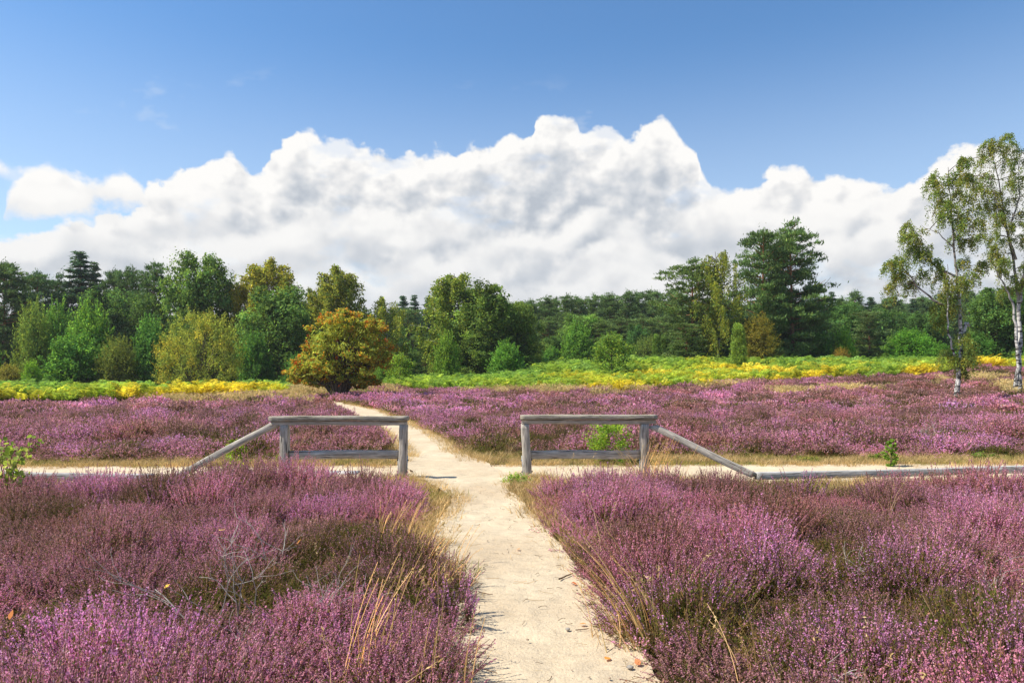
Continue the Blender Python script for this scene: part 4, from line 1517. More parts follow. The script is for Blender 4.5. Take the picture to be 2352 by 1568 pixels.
open_birch('two-stemmed silver birch at the right edge with a tall open crown', (1472, 1484),
           [([(1466, 1484), (1478, 1350), (1457, 1150), (1442, 1020), (1402, 930), (1345, 850), (1296, 775)], 0.115, 0.012, -0.5),
            ([(1484, 1484), (1492, 1300), (1494, 1000), (1482, 850), (1462, 700), (1422, 450), (1395, 250), (1372, 95)], 0.13, 0.012, 0.6),
            ([(1494, 1000), (1505, 880), (1545, 760), (1570, 500), (1580, 250)], 0.08, 0.012, 0.0),
            ([(1470, 760), (1420, 640), (1340, 470), (1290, 330)], 0.06, 0.008, -0.6),
            ([(1440, 560), (1500, 400), (1510, 250)], 0.05, 0.008, 0.4)],
           [(1345, 110, 36), (1400, 105, 40), (1455, 120, 40), (1300, 150, 42), (1370, 160, 52), (1440, 180, 52), (1250, 195, 38), (1310, 215, 48), (1400, 235, 54), (1480, 230, 48), (1245, 290, 36),
            (1300, 300, 46), (1370, 310, 50), (1450, 310, 50), (1505, 330, 42), (1265, 380, 42), (1330, 390, 46), (1410, 400, 46), (1480, 420, 46), (1300, 460, 46), (1370, 480, 48), (1450, 500, 46), (1510, 510, 40),
            (1310, 550, 46), (1380, 570, 46), (1460, 590, 42), (1290, 640, 40), (1350, 650, 46), (1420, 670, 42), (1500, 660, 40), (1315, 720, 34), (1375, 740, 42), (1440, 760, 34), (1330, 790, 30), (1400, 830, 32),
            (1440, 880, 40), (1480, 800, 36), (1420, 935, 34), (1500, 900, 30), (1560, 180, 60), (1580, 320, 70), (1560, 460, 60), (1590, 600, 60), (1550, 700, 50), (1530, 820, 46), (1580, 780, 50)], 102, 1.0)


# --- small young trees in the open
def sapling(name, label, px, py, top, hw, seed, base, nleaf, ln, stem_r=0.05, group=None, Yfix=None, cat='sapling', bare=0.22, mat='young'):
    rng = np.random.default_rng(seed)
    if Yfix is None:
        x, Y = ground_hit(px, py, 0.15)
    else:
        x, Y = at(px, Yfix), Yfix
    K = Y / FPX
    g = gz(x, Y)
    h = zat(top, Y) - g
    w = hw * K
    t = thing(name, label, cat, (x, Y, g), 0, group)
    W, G = Geo(), Geo()
    P, r_ = limb((0, 0, -0.1), (rng.normal() * 0.06 * w, 0, h * 0.9), stem_r, stem_r * 0.2, rng, 8, 0.03)
    W.add(*tube(P, r_, 7))
    nb = 22
    for i in range(nb):
        f = bare + (0.96 - bare) * (i + rng.random()) / nb
        a = P[int(f * 7)]
        th = i * 2.39996 + rng.normal() * 0.4
        ext = w * (math.sin(math.pi * min(1.0, 0.25 + 0.72 * (f - bare) / (1 - bare))) ** 0.8) * (0.65 + 0.5 * rng.random())
        b = a + np.array((math.cos(th) * ext, math.sin(th) * ext, ext * 0.45 + 0.08 * h * rng.random()))
        b[2] = min(b[2], h)
        Pb, rb = limb(a, b, stem_r * 0.35, stem_r * 0.08, rng, 5, 0.08, 0.05)
        W.add(*tube(Pb, rb, 4))
        n = nleaf // nb
        k = (0.25 + 0.75 * rng.random(n) ** 0.7) * 4
        i0 = np.clip(k.astype(int), 0, 3)
        Pp = Pb[i0] * (1 - (k - i0))[:, None] + Pb[i0 + 1] * (k - i0)[:, None] + rng.normal(size=(n, 3)) * w * 0.11
        nn = norm(rng.normal(size=(n, 3)) * 0.6 + np.array([0, 0, 0.8]))
        D = norm(np.cross(nn, rng.normal(size=(n, 3))))
        V, F = rhombs(Pp, D, np.cross(nn, D), ln * (0.6 + 0.7 * rng.random(n)), ln * 0.6 * (0.6 + 0.7 * rng.random(n)))
        G.add(V, F, jitter_col(np.array(base) * np.exp(rng.normal() * 0.15), n, rng, 0.25, 0.12))
    link('trunk', W.mesh(name + '_trunk', [M['oakbark']], True), t)
    link('crown', G.mesh(name + '_crown', [M[mat]]), t)
    return t


SAP = 'young trees and seedlings in the heath'
sapling('young_oak', 'young bright green oak standing alone in the right bracken', 1408, 872, 762, 50, 5, (0.13, 0.22, 0.045), 3600, 0.20, 0.07, SAP)
sapling('young_oak', 'bright green young tree between the rowan and the bracken', 916, 890, 806, 34, 6, (0.16, 0.26, 0.045), 2300, 0.17, 0.05, SAP)
sapling('young_birch', 'leafy green birch bush behind the lower rail of the right barrier', 1398, 1046, 964, 58, 7, (0.17, 0.28, 0.045), 3000, 0.050, 0.016, SAP, bare=0.05)
sapling('oak_seedling', 'yellow-green oak seedling behind the sloping brace of the left barrier', 545, 1062, 1000, 26, 8, (0.20, 0.28, 0.04), 700, 0.066, 0.012, SAP, bare=0.05)
sapling('birch_seedling', 'upright green seedling among purple heather at the right track verge', 2046, 1052, 998, 17, 9, (0.13, 0.23, 0.04), 800, 0.05, 0.012, SAP, bare=0.05)

# ------------------------------------------------------------------ scattered plants nobody could count (geometry-node instances)
def scatter(name, protos, P, rot, scl, idx, floats, tint, label):
    """one object: points carrying rotation, scale, kind and tint; a prototype plant stands on each"""
    col = bpy.data.collections.new(name + '_kinds')
    for i, me in enumerate(protos):
        po = bpy.data.objects.new('%s_kind_%02d' % (name, i), me)
        col.objects.link(po)
    n = len(P)
    me = bpy.data.meshes.new(name)
    me.vertices.add(n)
    me.vertices.foreach_set('co', np.asarray(P, np.float32).ravel())
    a = me.attributes.new('rot', 'FLOAT_VECTOR', 'POINT')
    a.data.foreach_set('vector', np.asarray(rot, np.float32).ravel())
    a = me.attributes.new('scl', 'FLOAT_VECTOR', 'POINT')
    a.data.foreach_set('vector', np.asarray(scl, np.float32).ravel())
    a = me.attributes.new('idx', 'INT', 'POINT')
    a.data.foreach_set('value', np.asarray(idx, np.int32))
    a = me.attributes.new('tint', 'FLOAT_COLOR', 'POINT')
    a.data.foreach_set('color', np.concatenate([np.asarray(tint, np.float32), np.ones((n, 1), np.float32)], 1).ravel())
    for k, v in floats.items():
        a = me.attributes.new(k, 'FLOAT', 'POINT')
        a.data.foreach_set('value', np.asarray(v, np.float32))
    o = link(name, me, None, label, None, None, 'stuff')
    ng = bpy.data.node_groups.new(name + '_scatter', 'GeometryNodeTree')
    ng.interface.new_socket('Geometry', in_out='INPUT', socket_type='NodeSocketGeometry')
    ng.interface.new_socket('Geometry', in_out='OUTPUT', socket_type='NodeSocketGeometry')
    gi = ng.nodes.new('NodeGroupInput')
    go = ng.nodes.new('NodeGroupOutput')
    ip = ng.nodes.new('GeometryNodeInstanceOnPoints')
    ci = ng.nodes.new('GeometryNodeCollectionInfo')
    ci.inputs['Collection'].default_value = col
    ci.inputs['Separate Children'].default_value = True
    ci.inputs['Reset Children'].default_value = True

    def na(nm, tp):
        nd = ng.nodes.new('GeometryNodeInputNamedAttribute')
        nd.data_type = tp
        nd.inputs['Name'].default_value = nm
        return nd.outputs['Attribute']
    er = ng.nodes.new('FunctionNodeEulerToRotation')
    ng.links.new(na('rot', 'FLOAT_VECTOR'), er.inputs[0])
    ng.links.new(gi.outputs[0], ip.inputs['Points'])
    ng.links.new(ci.outputs[0], ip.inputs['Instance'])
    ip.inputs['Pick Instance'].default_value = True
    ng.links.new(na('idx', 'INT'), ip.inputs['Instance Index'])
    ng.links.new(er.outputs[0], ip.inputs['Rotation'])
    ng.links.new(na('scl', 'FLOAT_VECTOR'), ip.inputs['Scale'])
    ng.links.new(ip.outputs[0], go.inputs[0])
    md = o.modifiers.new('scatter', 'NODES')
    md.node_group = ng
    return o


def heather_tuft(seed, R, nsp, h0, h1, nfl, fs, ngr, gs, bloom=1.0, stem_w=0.004, spread=0.5, seg=3):
    """tuft of heather: thin stems, green shoots below, spikes of small bells above"""
    rng = np.random.default_rng(seed)
    V, F, part, rnd = [], [], [], []
    n0 = 0

    def put(v, f, p, r):
        nonlocal n0
        V.append(v)
        F.append(f + n0)
        part.append(np.full(len(f), p))
        rnd.append(r)
        n0 += len(v)
    for s in range(nsp):
        a = rng.random() * 6.283
        q = math.sqrt(rng.random())
        b0 = np.array((math.cos(a), math.sin(a), 0)) * q * R * 0.72
        h = (h0 + (h1 - h0) * rng.random()) * (1 - 0.25 * q)
        ln = np.array((math.cos(a), math.sin(a), 0)) * q * spread * h + np.append(rng.normal(size=2) * 0.09 * h, 0)
        t = np.linspace(0, 1, seg + 1)[:, None]
        C = b0 + ln * t ** 1.5 + np.array((0, 0, h)) * t
        w = perp(norm(np.array([[0, 0, 1.0]])), rng)[0] * stem_w * 0.5
        sv = np.concatenate([C - w, C + w])
        k = seg + 1
        sf = np.array([(i, i + 1, k + i + 1, k + i) for i in range(seg)])
        put(sv, sf, 0.0, np.full(seg, rng.random()))
        sr = rng.random()
        axis = norm(C[-1] - C[-2])

        def on(tt):
            x = np.clip(tt, 0, 0.999) * seg
            i0 = x.astype(int)
            return C[i0] * (1 - (x - i0))[:, None] + C[i0 + 1] * (x - i0)[:, None]
        if ngr:
            tt = 0.18 + 0.62 * rng.random(ngr)
            Pp = on(tt) + rng.normal(size=(ngr, 3)) * np.array([1, 1, 0.4]) * gs * 0.45
            D = norm(axis + rng.normal(size=(ngr, 3)) * 0.55)
            v, f = rhombs(Pp, D, perp(D, rng), gs * (0.6 + 0.8 * rng.random(ngr)), gs * 0.24 * np.ones(ngr))
            put(v, f, 0.5, np.clip(sr * 0.6 + 0.4 * rng.random(ngr), 0, 1))
        nf = int(nfl * bloom * (0.6 + 0.7 * rng.random()))
        if nf:
            lo = 0.60 - 0.16 * rng.random()
            tt = lo + (1 - lo) * rng.random(nf)
            Pp = on(tt) + norm(rng.normal(size=(nf, 3))) * fs * (0.5 + 0.7 * (1 - tt))[:, None]
            D = norm(rng.normal(size=(nf, 3)) + axis * 0.5)
            z = fs * (0.65 + 0.7 * rng.random(nf))
            v, f = rhombs(Pp, D, perp(D, rng), z * 1.25, z)
            put(v, f, 1.0, np.clip(0.55 * sr + 0.45 * rng.random(nf), 0, 1))
    return mesh_np('heather_tuft', np.concatenate(V), np.concatenate(F), [M['heather']], {'part': ('FLOAT', np.concatenate(part)), 'rnd': ('FLOAT', np.concatenate(rnd))})


def grass_tuft(seed, R, nb, h0, h1, w, lean, cols, heads=0.0):
    rng = np.random.default_rng(seed)
    G = Geo()
    cols = np.array(cols)
    for s in range(nb):
        a = rng.random() * 6.283
        q = math.sqrt(rng.random())
        b0 = np.array((math.cos(a), math.sin(a), 0)) * q * R
        h = h0 + (h1 - h0) * rng.random()
        a2 = a + rng.normal() * 0.8
        ln = np.array((math.cos(a2), math.sin(a2), 0)) * h * lean * (0.3 + 0.9 * rng.random())
        t = np.linspace(0, 1, 4)[:, None]
        C = b0 + ln * t ** 1.8 + np.array((0, 0, h)) * (t - 0.18 * lean * t ** 3)
        wv = perp(np.array([[0, 0, 1.0]]), rng)[0] * w * 0.5
        wd = np.array([1, 0.85, 0.6, 0.12])[:, None]
        v = np.concatenate([C - wv * wd, C + wv * wd])
        f = np.array([(i, i + 1, 5 + i, 4 + i) for i in range(3)])
        c = cols[rng.integers(len(cols))] * np.exp(rng.normal() * 0.18)
        G.add(v, f, c)
        if rng.random() < heads:
            n = 9
            Pp = C[-1] + (C[-2] - C[-1]) * (rng.random((n, 1)) * 0.45) + rng.normal(size=(n, 3)) * w * 1.6
            D = norm((C[-1] - C[-2])[None, :] / h + rng.normal(size=(n, 3)) * 0.4)
            v, f = rhombs(Pp, D, perp(D, rng), np.full(n, w * 5), np.full(n, w * 1.6))
            G.add(v, f, c * 1.1)
    return G


def fern(seed):
    """bracken plant: five to seven arching fronds, each cut into pairs of side leaflets"""
    rng = np.random.default_rng(seed)
    G = Geo()
    nf = 6
    for k in range(nf):
        th = k * 6.283 / nf + rng.normal() * 0.35
        h = 0.62 + 0.40 * rng.random()
        L = 0.60 + 0.40 * rng.random()
        dirv = np.array((math.cos(th), math.sin(th), 0))
        n = 13
        t = np.linspace(0, 1, n)
        C = dirv[None, :] * (L * t ** 1.25)[:, None] + np.stack([0 * t, 0 * t, h * np.sin(np.minimum(1.9 * t, 2.3) * 0.9)], 1)
        tan = norm(np.gradient(C, axis=0))
        side = norm(np.cross(tan, np.array([0, 0, 1.0])))
        br = np.exp(rng.normal() * 0.15)
        for i in range(3, n):
            f = (i - 3) / (n - 4)
            ll = 0.34 * (1 - f) ** 0.75 + 0.05
            for s in (-1, 1):
                d = norm(side[i] * s + tan[i] * 0.45 + np.array((0, 0, -0.12)) + rng.normal(size=3) * 0.10)
                w = norm(np.cross(d, np.cross(tan[i], side[i]) + rng.normal(size=3) * 0.25))
                V, F = rhombs((C[i] + d * ll * 0.5)[None, :], d[None, :], w[None, :], np.array([ll]), np.array([0.07 + 0.035 * (1 - f)]))
                G.add(V, F, np.array((1.0, 1.0, 1.0)) * br * np.exp(rng.normal() * 0.2))
        wv = side * 0.006
        v = np.concatenate([C - wv, C + wv])
        G.add(v, np.array([(i, i + 1, n + i + 1, n + i) for i in range(n - 1)]), (0.8, 0.75, 0.5))
    return G.mesh('bracken', [M['fern']])


def jgrid(x0, x1, y0, y1, s, rng):
    X, Y = np.meshgrid(np.arange(x0, x1, s), np.arange(y0, y1, s))
    X = X.ravel() + rng.uniform(-0.5, 0.5, X.size) * s
    Y = Y.ravel() + rng.uniform(-0.5, 0.5, Y.size) * s
    return X, Y


# --- where things grow
_BPX = np.array([-300, 0, 200, 400, 600, 650, 652, 862, 866, 1000, 1200, 1400, 1500, 1600, 1700, 1800, 2000, 2100, 2180, 2240, 2330, 2420, 2700])
_BPY = np.array([914, 915, 916, 913, 902, 900, 0, 0, 884, 888, 889, 891, 886, 882, 871, 867, 861, 856, 846, 838, 836, 838, 840])
_BF = np.array([ground_hit(a, b, 0.42)[1] if b else 400.0 for a, b in zip(_BPX, _BPY)])
_BF = np.minimum(_BF, np.where(_BPY > 0, 64.0, 400.0))


def bracken_front(px):
    return np.interp(px, _BPX, _BF)


def pxof(x, y):
    return CX + FPX * x / np.maximum(y, 1.0)


def in_bracken(x, y):
    px = pxof(x, y)
    f = bracken_front(px) + 2.4 * (fbm(x * 0.35, y * 0.35, 61, 3) - 0.5)
    dep = np.where(px < 700, 11.0, np.where(px < 1225, 17.0, 25.0))
    return (y > f) & (y < f + dep)


# pale grass patches in the heath: plan column, row, half width, half height
_PATCH = np.array([(520, 919, 150, 11), (430, 925, 60, 8), (660, 916, 60, 9), (1290, 899, 130, 9), (1420, 896, 60, 8), (1810, 909, 36, 5), (2250, 876, 34, 5), (2330, 897, 30, 8), (2160, 880, 12, 5),
                   (700, 905, 60, 8), (850, 896, 40, 8), (1600, 890, 80, 5), (1950, 903, 60, 4)])


def grass_amount(x, y):
    px = pxof(x, y)
    py = HY + FPX * (EYE - H(x, y)) / np.maximum(y, 1.0)
    g = np.zeros(len(x))
    for cx_, cy_, rx_, ry_ in _PATCH:
        g = np.maximum(g, np.exp(-(((px - cx_) / rx_) ** 2 + ((py - cy_) / ry_) ** 2) * 1.1))
    return g * (0.6 + 0.8 * fbm(x * 0.6, y * 0.6, 71, 3))


def verge_far(x):
    """far edge of the grass verge behind the track"""
    return track_far(x) + np.interp(x, [-12, -4, -2, 0, 3, 8, 14], [0.55, 0.75, 1.2, 1.45, 1.2, 1.0, 1.1]) + 0.35 * (fbm(np.asarray(x) * 1.1, 1.0, 44, 3) - 0.5)


def near_edge(x):
    """far edge of the foreground heather, just before the barriers"""
    return np.interp(x, [-9, -5.5, -3.6, -1.7, -1.2, 0.3, 1.3, 2.4, 4.2, 6.0, 9], [9.3, 9.3, 9.8, 9.6, 9.3, 8.9, 9.5, 9.3, 9.0, 9.0, 9.1]) + 0.3 * (fbm(np.asarray(x) * 1.3, 2.0, 45, 3) - 0.5)


def bushes(x, y, sp, seed):
    """single bushes of the heath: distance to the nearest and next bush, offset from its middle, three numbers per bush"""
    ix, iy = np.floor(x / sp), np.floor(y / sp)
    best = np.full(len(x), 1e9)
    second = np.full(len(x), 1e9)
    ox, oy = np.zeros(len(x)), np.zeros(len(x))
    rr = np.zeros((3, len(x)))
    for dx in (-1, 0, 1):
        for dy in (-1, 0, 1):
            jx, jy = ix + dx, iy + dy
            cx_ = (jx + 0.15 + 0.7 * _hash(jx, jy, seed)) * sp
            cy_ = (jy + 0.15 + 0.7 * _hash(jx, jy, seed + 1)) * sp
            d = np.hypot(x - cx_, y - cy_) * (0.8 + 0.45 * _hash(jx, jy, seed + 2))
            nr = d < best
            second = np.where(nr, best, np.minimum(second, d))
            best = np.where(nr, d, best)
            ox = np.where(nr, x - cx_, ox)
            oy = np.where(nr, y - cy_, oy)
            for k in range(3):
                rr[k] = np.where(nr, _hash(jx, jy, seed + 5 + k), rr[k])
    return best, second, ox, oy, rr


def heather_look(x, y, sp, seed):
    """per tuft: bloom tone 0..1, dullness, height, outward lean and brightness, varying bush by bush"""
    d1, d2, ox, oy, rr = bushes(x + 0.25 * sp * (fbm(x * 2.1, y * 2.1, seed + 31, 2) - 0.5), y, sp, seed)
    tone = 0.46 + 0.42 * (rr[0] - 0.5) + 0.55 * (fbm(x * 0.33 / sp, y * 0.33 / sp, seed + 41, 3) - 0.5) + 0.30 * (fbm(x * 1.6, y * 1.6, seed + 43, 2) - 0.5)
    dull = 0.50 + 0.50 * (rr[1] - 0.5) + 0.75 * (fbm(x * 0.30 / sp, y * 0.30 / sp, seed + 45, 3) - 0.5) + 0.25 * (d1 / sp - 0.3)
    crease = smooth((d2 - d1) / (0.34 * sp))
    dome = 1.12 - 0.75 * (d1 / sp) ** 2
    hs = (0.56 + 0.85 * rr[2] ** 1.3) * dome * (0.58 + 0.42 * crease) + 0.35 * (fbm(x * 2.9, y * 2.9, seed + 47, 2) - 0.5)
    br = (0.80 + 0.42 * rr[0])[:, None] * np.ones((1, 3))
    br = np.where((rr[1] < 0.12)[:, None], br * np.array([[0.98, 0.93, 0.84]]), br)          # rusty old bushes
    br = np.where((rr[1] > 0.90)[:, None], br * np.array([[0.97, 1.02, 0.90]]), br)          # olive ones
    return tone, dull, hs, np.stack([ox, oy], 1) / sp, br


def spin_lean(lean, spin):
    """euler angles that first spin a plant about its stem, then tip it towards the given ground direction"""
    c, s = np.cos(-spin), np.sin(-spin)
    lx = lean[:, 0] * c - lean[:, 1] * s
    ly = lean[:, 0] * s + lean[:, 1] * c
    return np.stack([-ly, lx, spin], 1)


rng = np.random.default_rng(2024)
# foreground heather
NEAR_FULL = [heather_tuft(200 + i, 0.12, 21, 0.20, 0.44, 44, 0.0074, 14, 0.024) for i in range(8)]
NEAR_HALF = [heather_tuft(220 + i, 0.12, 20, 0.20, 0.40, 20, 0.0070, 22, 0.026) for i in range(5)]
NEAR_GREEN = [heather_tuft(240 + i, 0.12, 20, 0.16, 0.34, 3, 0.0065, 36, 0.026) for i in range(4)]
protos = NEAR_FULL + NEAR_HALF + NEAR_GREEN
X, Y = jgrid(-9.5, 9.8, 1.2, 10.6, 0.115, rng)
keep = (Y < near_edge(X)) & (np.abs(X) < 1.4 + 0.86 * Y)
el = edge(3, Y) + 0.22 * (fbm(Y * 2.3, 1.0, 31, 3) - 0.5)
er_ = edge(4, Y) + 0.22 * (fbm(Y * 2.3, 7.0, 32, 3) - 0.5)
keep &= (X < el) | (X > er_)
X, Y = X[keep], Y[keep]
el, er_ = el[keep], er_[keep]
tone, dull, hs, off, bbr = heather_look(X, Y, 0.78, 81)
BUMPS = np.array([(at(1400, 8.9), 8.9, 0.75, 0.55), (at(1345, 9.2), 9.2, 0.3, 0.35), (at(490, 8.8), 8.8, 0.9, 0.62), (at(600, 9.2), 9.2, 0.5, 0.45), (at(2330, 8.3), 8.3, 0.8, 0.6), (at(1830, 9.2), 9.2, 0.7, 0.35),
                  (at(760, 9.3), 9.3, 0.7, 0.15), (at(1980, 6.0), 6.0, 0.9, 0.15), (at(300, 5.0), 5.0, 0.8, 0.25), (at(1000, 5.2), 5.2, 0.45, 0.25), (at(370, 8.0), 8.0, 0.25, 0.35)])
hs = hs * 1.02
for bx_, by_, br_, ba_ in BUMPS:
    hs += ba_ * np.exp(-((X - bx_) ** 2 + (Y - by_) ** 2) / br_ ** 2)
dpth = np.minimum(np.where(X < el, el - X, 9), np.where(X > er_, X - er_, 9))
hs *= np.clip(0.62 + dpth * 0.7, 0, 1)
hs *= np.clip(0.72 + (near_edge(X) - Y) * 0.35, 0, 1) * np.clip(1.12 - 0.02 * Y, 0.9, 1.1)
# dark hollows in the foreground
HOLLOW = np.array([(at(60, 4.4), 4.4, 0.38), (at(560, 4.7), 4.7, 0.42), (at(230, 4.15), 4.15, 0.22), (at(1930, 5.6), 5.6, 0.4), (at(2230, 5.4), 5.4, 0.35), (at(860, 6.9), 6.9, 0.3), (at(440, 5.6), 5.6, 0.3), (at(1640, 4.1), 4.1, 0.25)])
hol = np.zeros(len(X))
for hx, hy, hr in HOLLOW:
    hol = np.maximum(hol, np.exp(-((X - hx) ** 2 + (Y - hy) ** 2) / hr ** 2))
hs *= 1 - 0.45 * hol
dull = dull + 0.36 * hol
u = rng.random(len(X))
cls = np.where(dull + 0.10 * (u - 0.5) > 0.78, 2, np.where(dull + 0.16 * (u - 0.5) > 0.62, 1, 0))
idx = np.where(cls == 0, rng.integers(0, 8, len(X)), np.where(cls == 1, 8 + rng.integers(0, 5, len(X)), 13 + rng.integers(0, 4, len(X))))
side = np.where(X < el, 1.0, -1.0)
leanx = np.clip(0.42 - dpth * 0.7, 0, 0.42) * side
lean = off * 0.55 + np.stack([leanx, 0 * leanx], 1) + rng.normal(size=(len(X), 2)) * 0.13 + np.array([0.05, -0.03])
rot = spin_lean(lean, rng.random(len(X)) * 6.283)
scl = np.stack([np.full(len(X), 1.0), np.full(len(X), 1.0), np.ones(len(X))], 1) * (0.85 + 0.3 * rng.random((len(X), 1)))
scl[:, 2] *= np.clip(hs, 0.3, 2.0)
br = np.exp(rng.normal(size=(len(X), 1)) * 0.10) * bbr
tint = np.ones((len(X), 3)) * br
scatter('heather', protos, np.stack([X, Y, H(X, Y) - 0.01], 1), rot, scl, idx, {'tone': np.clip(tone + 0.07 * smooth((8.5 - Y) / 4.0) + 0.08 * rng.normal(size=len(X)), 0, 1)}, tint,
        'flowering purple heather filling the foreground on both sides of the footpath')

# heath beyond the track
MID = [heather_tuft(300 + i, 0.26, 34, 0.22, 0.44, 12, 0.020, 10, 0.055, stem_w=0.008) for i in range(6)] + \
      [heather_tuft(320 + i, 0.26, 34, 0.22, 0.42, 5, 0.020, 14, 0.055, stem_w=0.008) for i in range(4)] + \
      [heather_tuft(340 + i, 0.26, 34, 0.20, 0.40, 0, 0.020, 18, 0.06, stem_w=0.009) for i in range(3)]
FAR = [heather_tuft(360 + i, 0.40, 44, 0.24, 0.46, 7, 0.045, 6, 0.10, stem_w=0.014, seg=2) for i in range(5)] + \
      [heather_tuft(380 + i, 0.40, 44, 0.24, 0.44, 3, 0.045, 8, 0.10, stem_w=0.014, seg=2) for i in range(3)] + \
      [heather_tuft(395 + i, 0.40, 44, 0.22, 0.40, 0, 0.045, 10, 0.11, stem_w=0.015, seg=2) for i in range(3)]
protos = MID + FAR


def heath_zone(y0, y1, s, seed):
    rng = np.random.default_rng(seed)
    half = 0.86 * y1 + 3
    X, Y = jgrid(-half, half, y0, y1, s, rng)
    k = (np.abs(X) < 3 + 0.84 * Y) & (Y > verge_far(X))
    k &= (X < edge(3, Y) - 0.05) | (X > edge(4, Y) + 0.05) | (Y > 41)
    px = pxof(X, Y)
    k &= Y < np.minimum(bracken_front(px) + 0.3, np.where(px < 870, 62, 68))
    k &= rng.random(len(X)) > grass_amount(X, Y) * 0.95
    X, Y = X[k], Y[k]
    tone, dull, hs, off, bbr = heather_look(X, Y, 0.95 if y0 < 20 else 1.5, 84)
    # browner and duller towards the far right slope
    pxx = pxof(X, Y)
    br_ = smooth((pxx - 1650) / 450.0) * smooth((Y - 26) / 12.0)
    tone = tone - 0.06 - 0.12 * br_
    dull = dull + 0.06 * br_
    u = rng.random(len(X))
    cls = np.where(dull + 0.2 * (u - 0.5) > 0.72, 2, np.where(dull + 0.26 * (u - 0.5) > 0.57, 1, 0))
    hs = hs * np.clip(0.5 + (Y - verge_far(X)) * 0.8, 0.4, 1.0)
    return X, Y, tone, cls, hs, off, bbr, rng


parts_ = []
for (y0, y1, s, seed, far) in ((12.5, 26.0, 0.21, 501, False), (26.0, 70.0, 0.36, 502, True)):
    X, Y, tone, cls, hs, off, bbr, rg = heath_zone(y0, y1, s, seed)
    n = len(X)
    if not far:
        idx = np.where(cls == 0, rg.integers(0, 6, n), np.where(cls == 1, 6 + rg.integers(0, 4, n), 10 + rg.integers(0, 3, n)))
    else:
        idx = 13 + np.where(cls == 0, rg.integers(0, 5, n), np.where(cls == 1, 5 + rg.integers(0, 3, n), 8 + rg.integers(0, 3, n)))
    sc = 0.85 + 0.35 * rg.random((n, 1))
    scl = np.ones((n, 3)) * sc
    scl[:, 2] *= np.clip(hs, 0.35, 1.7)
    rot = spin_lean(off * 0.5 + rg.normal(size=(n, 2)) * 0.12, rg.random(n) * 6.283)
    parts_.append((np.stack([X, Y, H(X, Y) - 0.02], 1), rot, scl, idx, np.clip(tone + 0.10 * rg.normal(size=n), 0, 1), np.ones((n, 3)) * np.exp(rg.normal(size=(n, 1)) * 0.12) * bbr))
cat_ = [np.concatenate([p[i] for p in parts_]) for i in range(6)]
scatter('heather', protos, cat_[0], cat_[1], cat_[2], cat_[3], {'tone': cat_[4]}, cat_[5],
        'wide purple and brown heather heath beyond the sandy track')

# --- bracken
rng = np.random.default_rng(611)
ferns = [fern(600 + i) for i in range(6)]
X, Y = jgrid(-75, 95, 38, 84, 0.55, rng)
k = in_bracken(X, Y) & (np.abs(X) < 6 + 0.86 * Y)
px = pxof(X, Y)
k &= ~((px > 2170) & (Y > bracken_front(px) + 3.0)) & (Y < 72)
k &= np.hypot(X - rx, Y - ry) > 2.0
X, Y, px = X[k], Y[k], px[k]
dF = Y - bracken_front(px)
yel = np.where(px < 700, 0.98, 0.52) - (dF - 1.2) / np.where(px < 700, 4.2, 30.0) * 0.7 + 1.7 * (fbm(X * 0.35, Y * 0.35, 63, 3) - 0.5) - 0.42 * ((px > 860) & (px < 1230))
yel += 0.22 * smooth((px - 1480) / 150.0) * smooth((1800 - px) / 120.0) + 0.35 * smooth((px - 1700) / 150.0) * np.clip(1 - dF / 7.0, -0.9, 1)
u = rng.random(len(X))
green = np.array((0.19, 0.32, 0.07))
lime = np.array((0.31, 0.40, 0.06))
gold = np.array((0.62, 0.50, 0.05))
yv = np.clip(yel + 0.45 * (u - 0.5), 0, 1)[:, None]
tint = np.where(yv < 0.55, green + (lime - green) * yv / 0.55, lime + (gold - lime) * np.clip((yv - 0.55) / 0.40, 0, 1))
tint *= np.exp(rng.normal(size=(len(X), 1)) * 0.12)
rot = np.stack([rng.normal(size=len(X)) * 0.10, rng.normal(size=len(X)) * 0.10, rng.random(len(X)) * 6.283], 1)
scl = np.ones((len(X), 3)) * (0.75 + 0.45 * rng.random((len(X), 1))) * np.clip(0.7 + dF / 6.0, 0.7, 1.0)[:, None] * (0.85 + 0.5 * (fbm(X * 0.4, Y * 0.4, 65, 2) - 0.3))[:, None]
scatter('bracken', ferns, np.stack([X, Y, H(X, Y)], 1), rot, scl, rng.integers(0, 6, len(X)), {}, tint, 'bright green and yellow bracken fronds in a belt before the trees')

# --- dry grass: verges of the track, path corners, pale patches in the heath
rng = np.random.default_rng(711)
STRAW = [(0.46, 0.37, 0.18), (0.40, 0.31, 0.14), (0.33, 0.28, 0.11), (0.51, 0.42, 0.23)]
MIXG = [(0.36, 0.29, 0.11), (0.24, 0.25, 0.07), (0.30, 0.26, 0.09), (0.16, 0.21, 0.05)]
gp = [grass_tuft(700 + i, 0.12, 34, 0.05, 0.17, 0.006, 0.8, STRAW).mesh('grass', [M['grass']]) for i in range(3)] + \
     [grass_tuft(710 + i, 0.12, 34, 0.04, 0.13, 0.006, 0.8, MIXG).mesh('grass', [M['grass']]) for i in range(3)] + \
     [grass_tuft(720 + i, 0.22, 50, 0.22, 0.55, 0.016, 0.55, [(0.50, 0.42, 0.22), (0.42, 0.36, 0.17), (0.36, 0.33, 0.14)], 0.3).mesh('grass', [M['grass']]) for i in range(3)]
sets = []
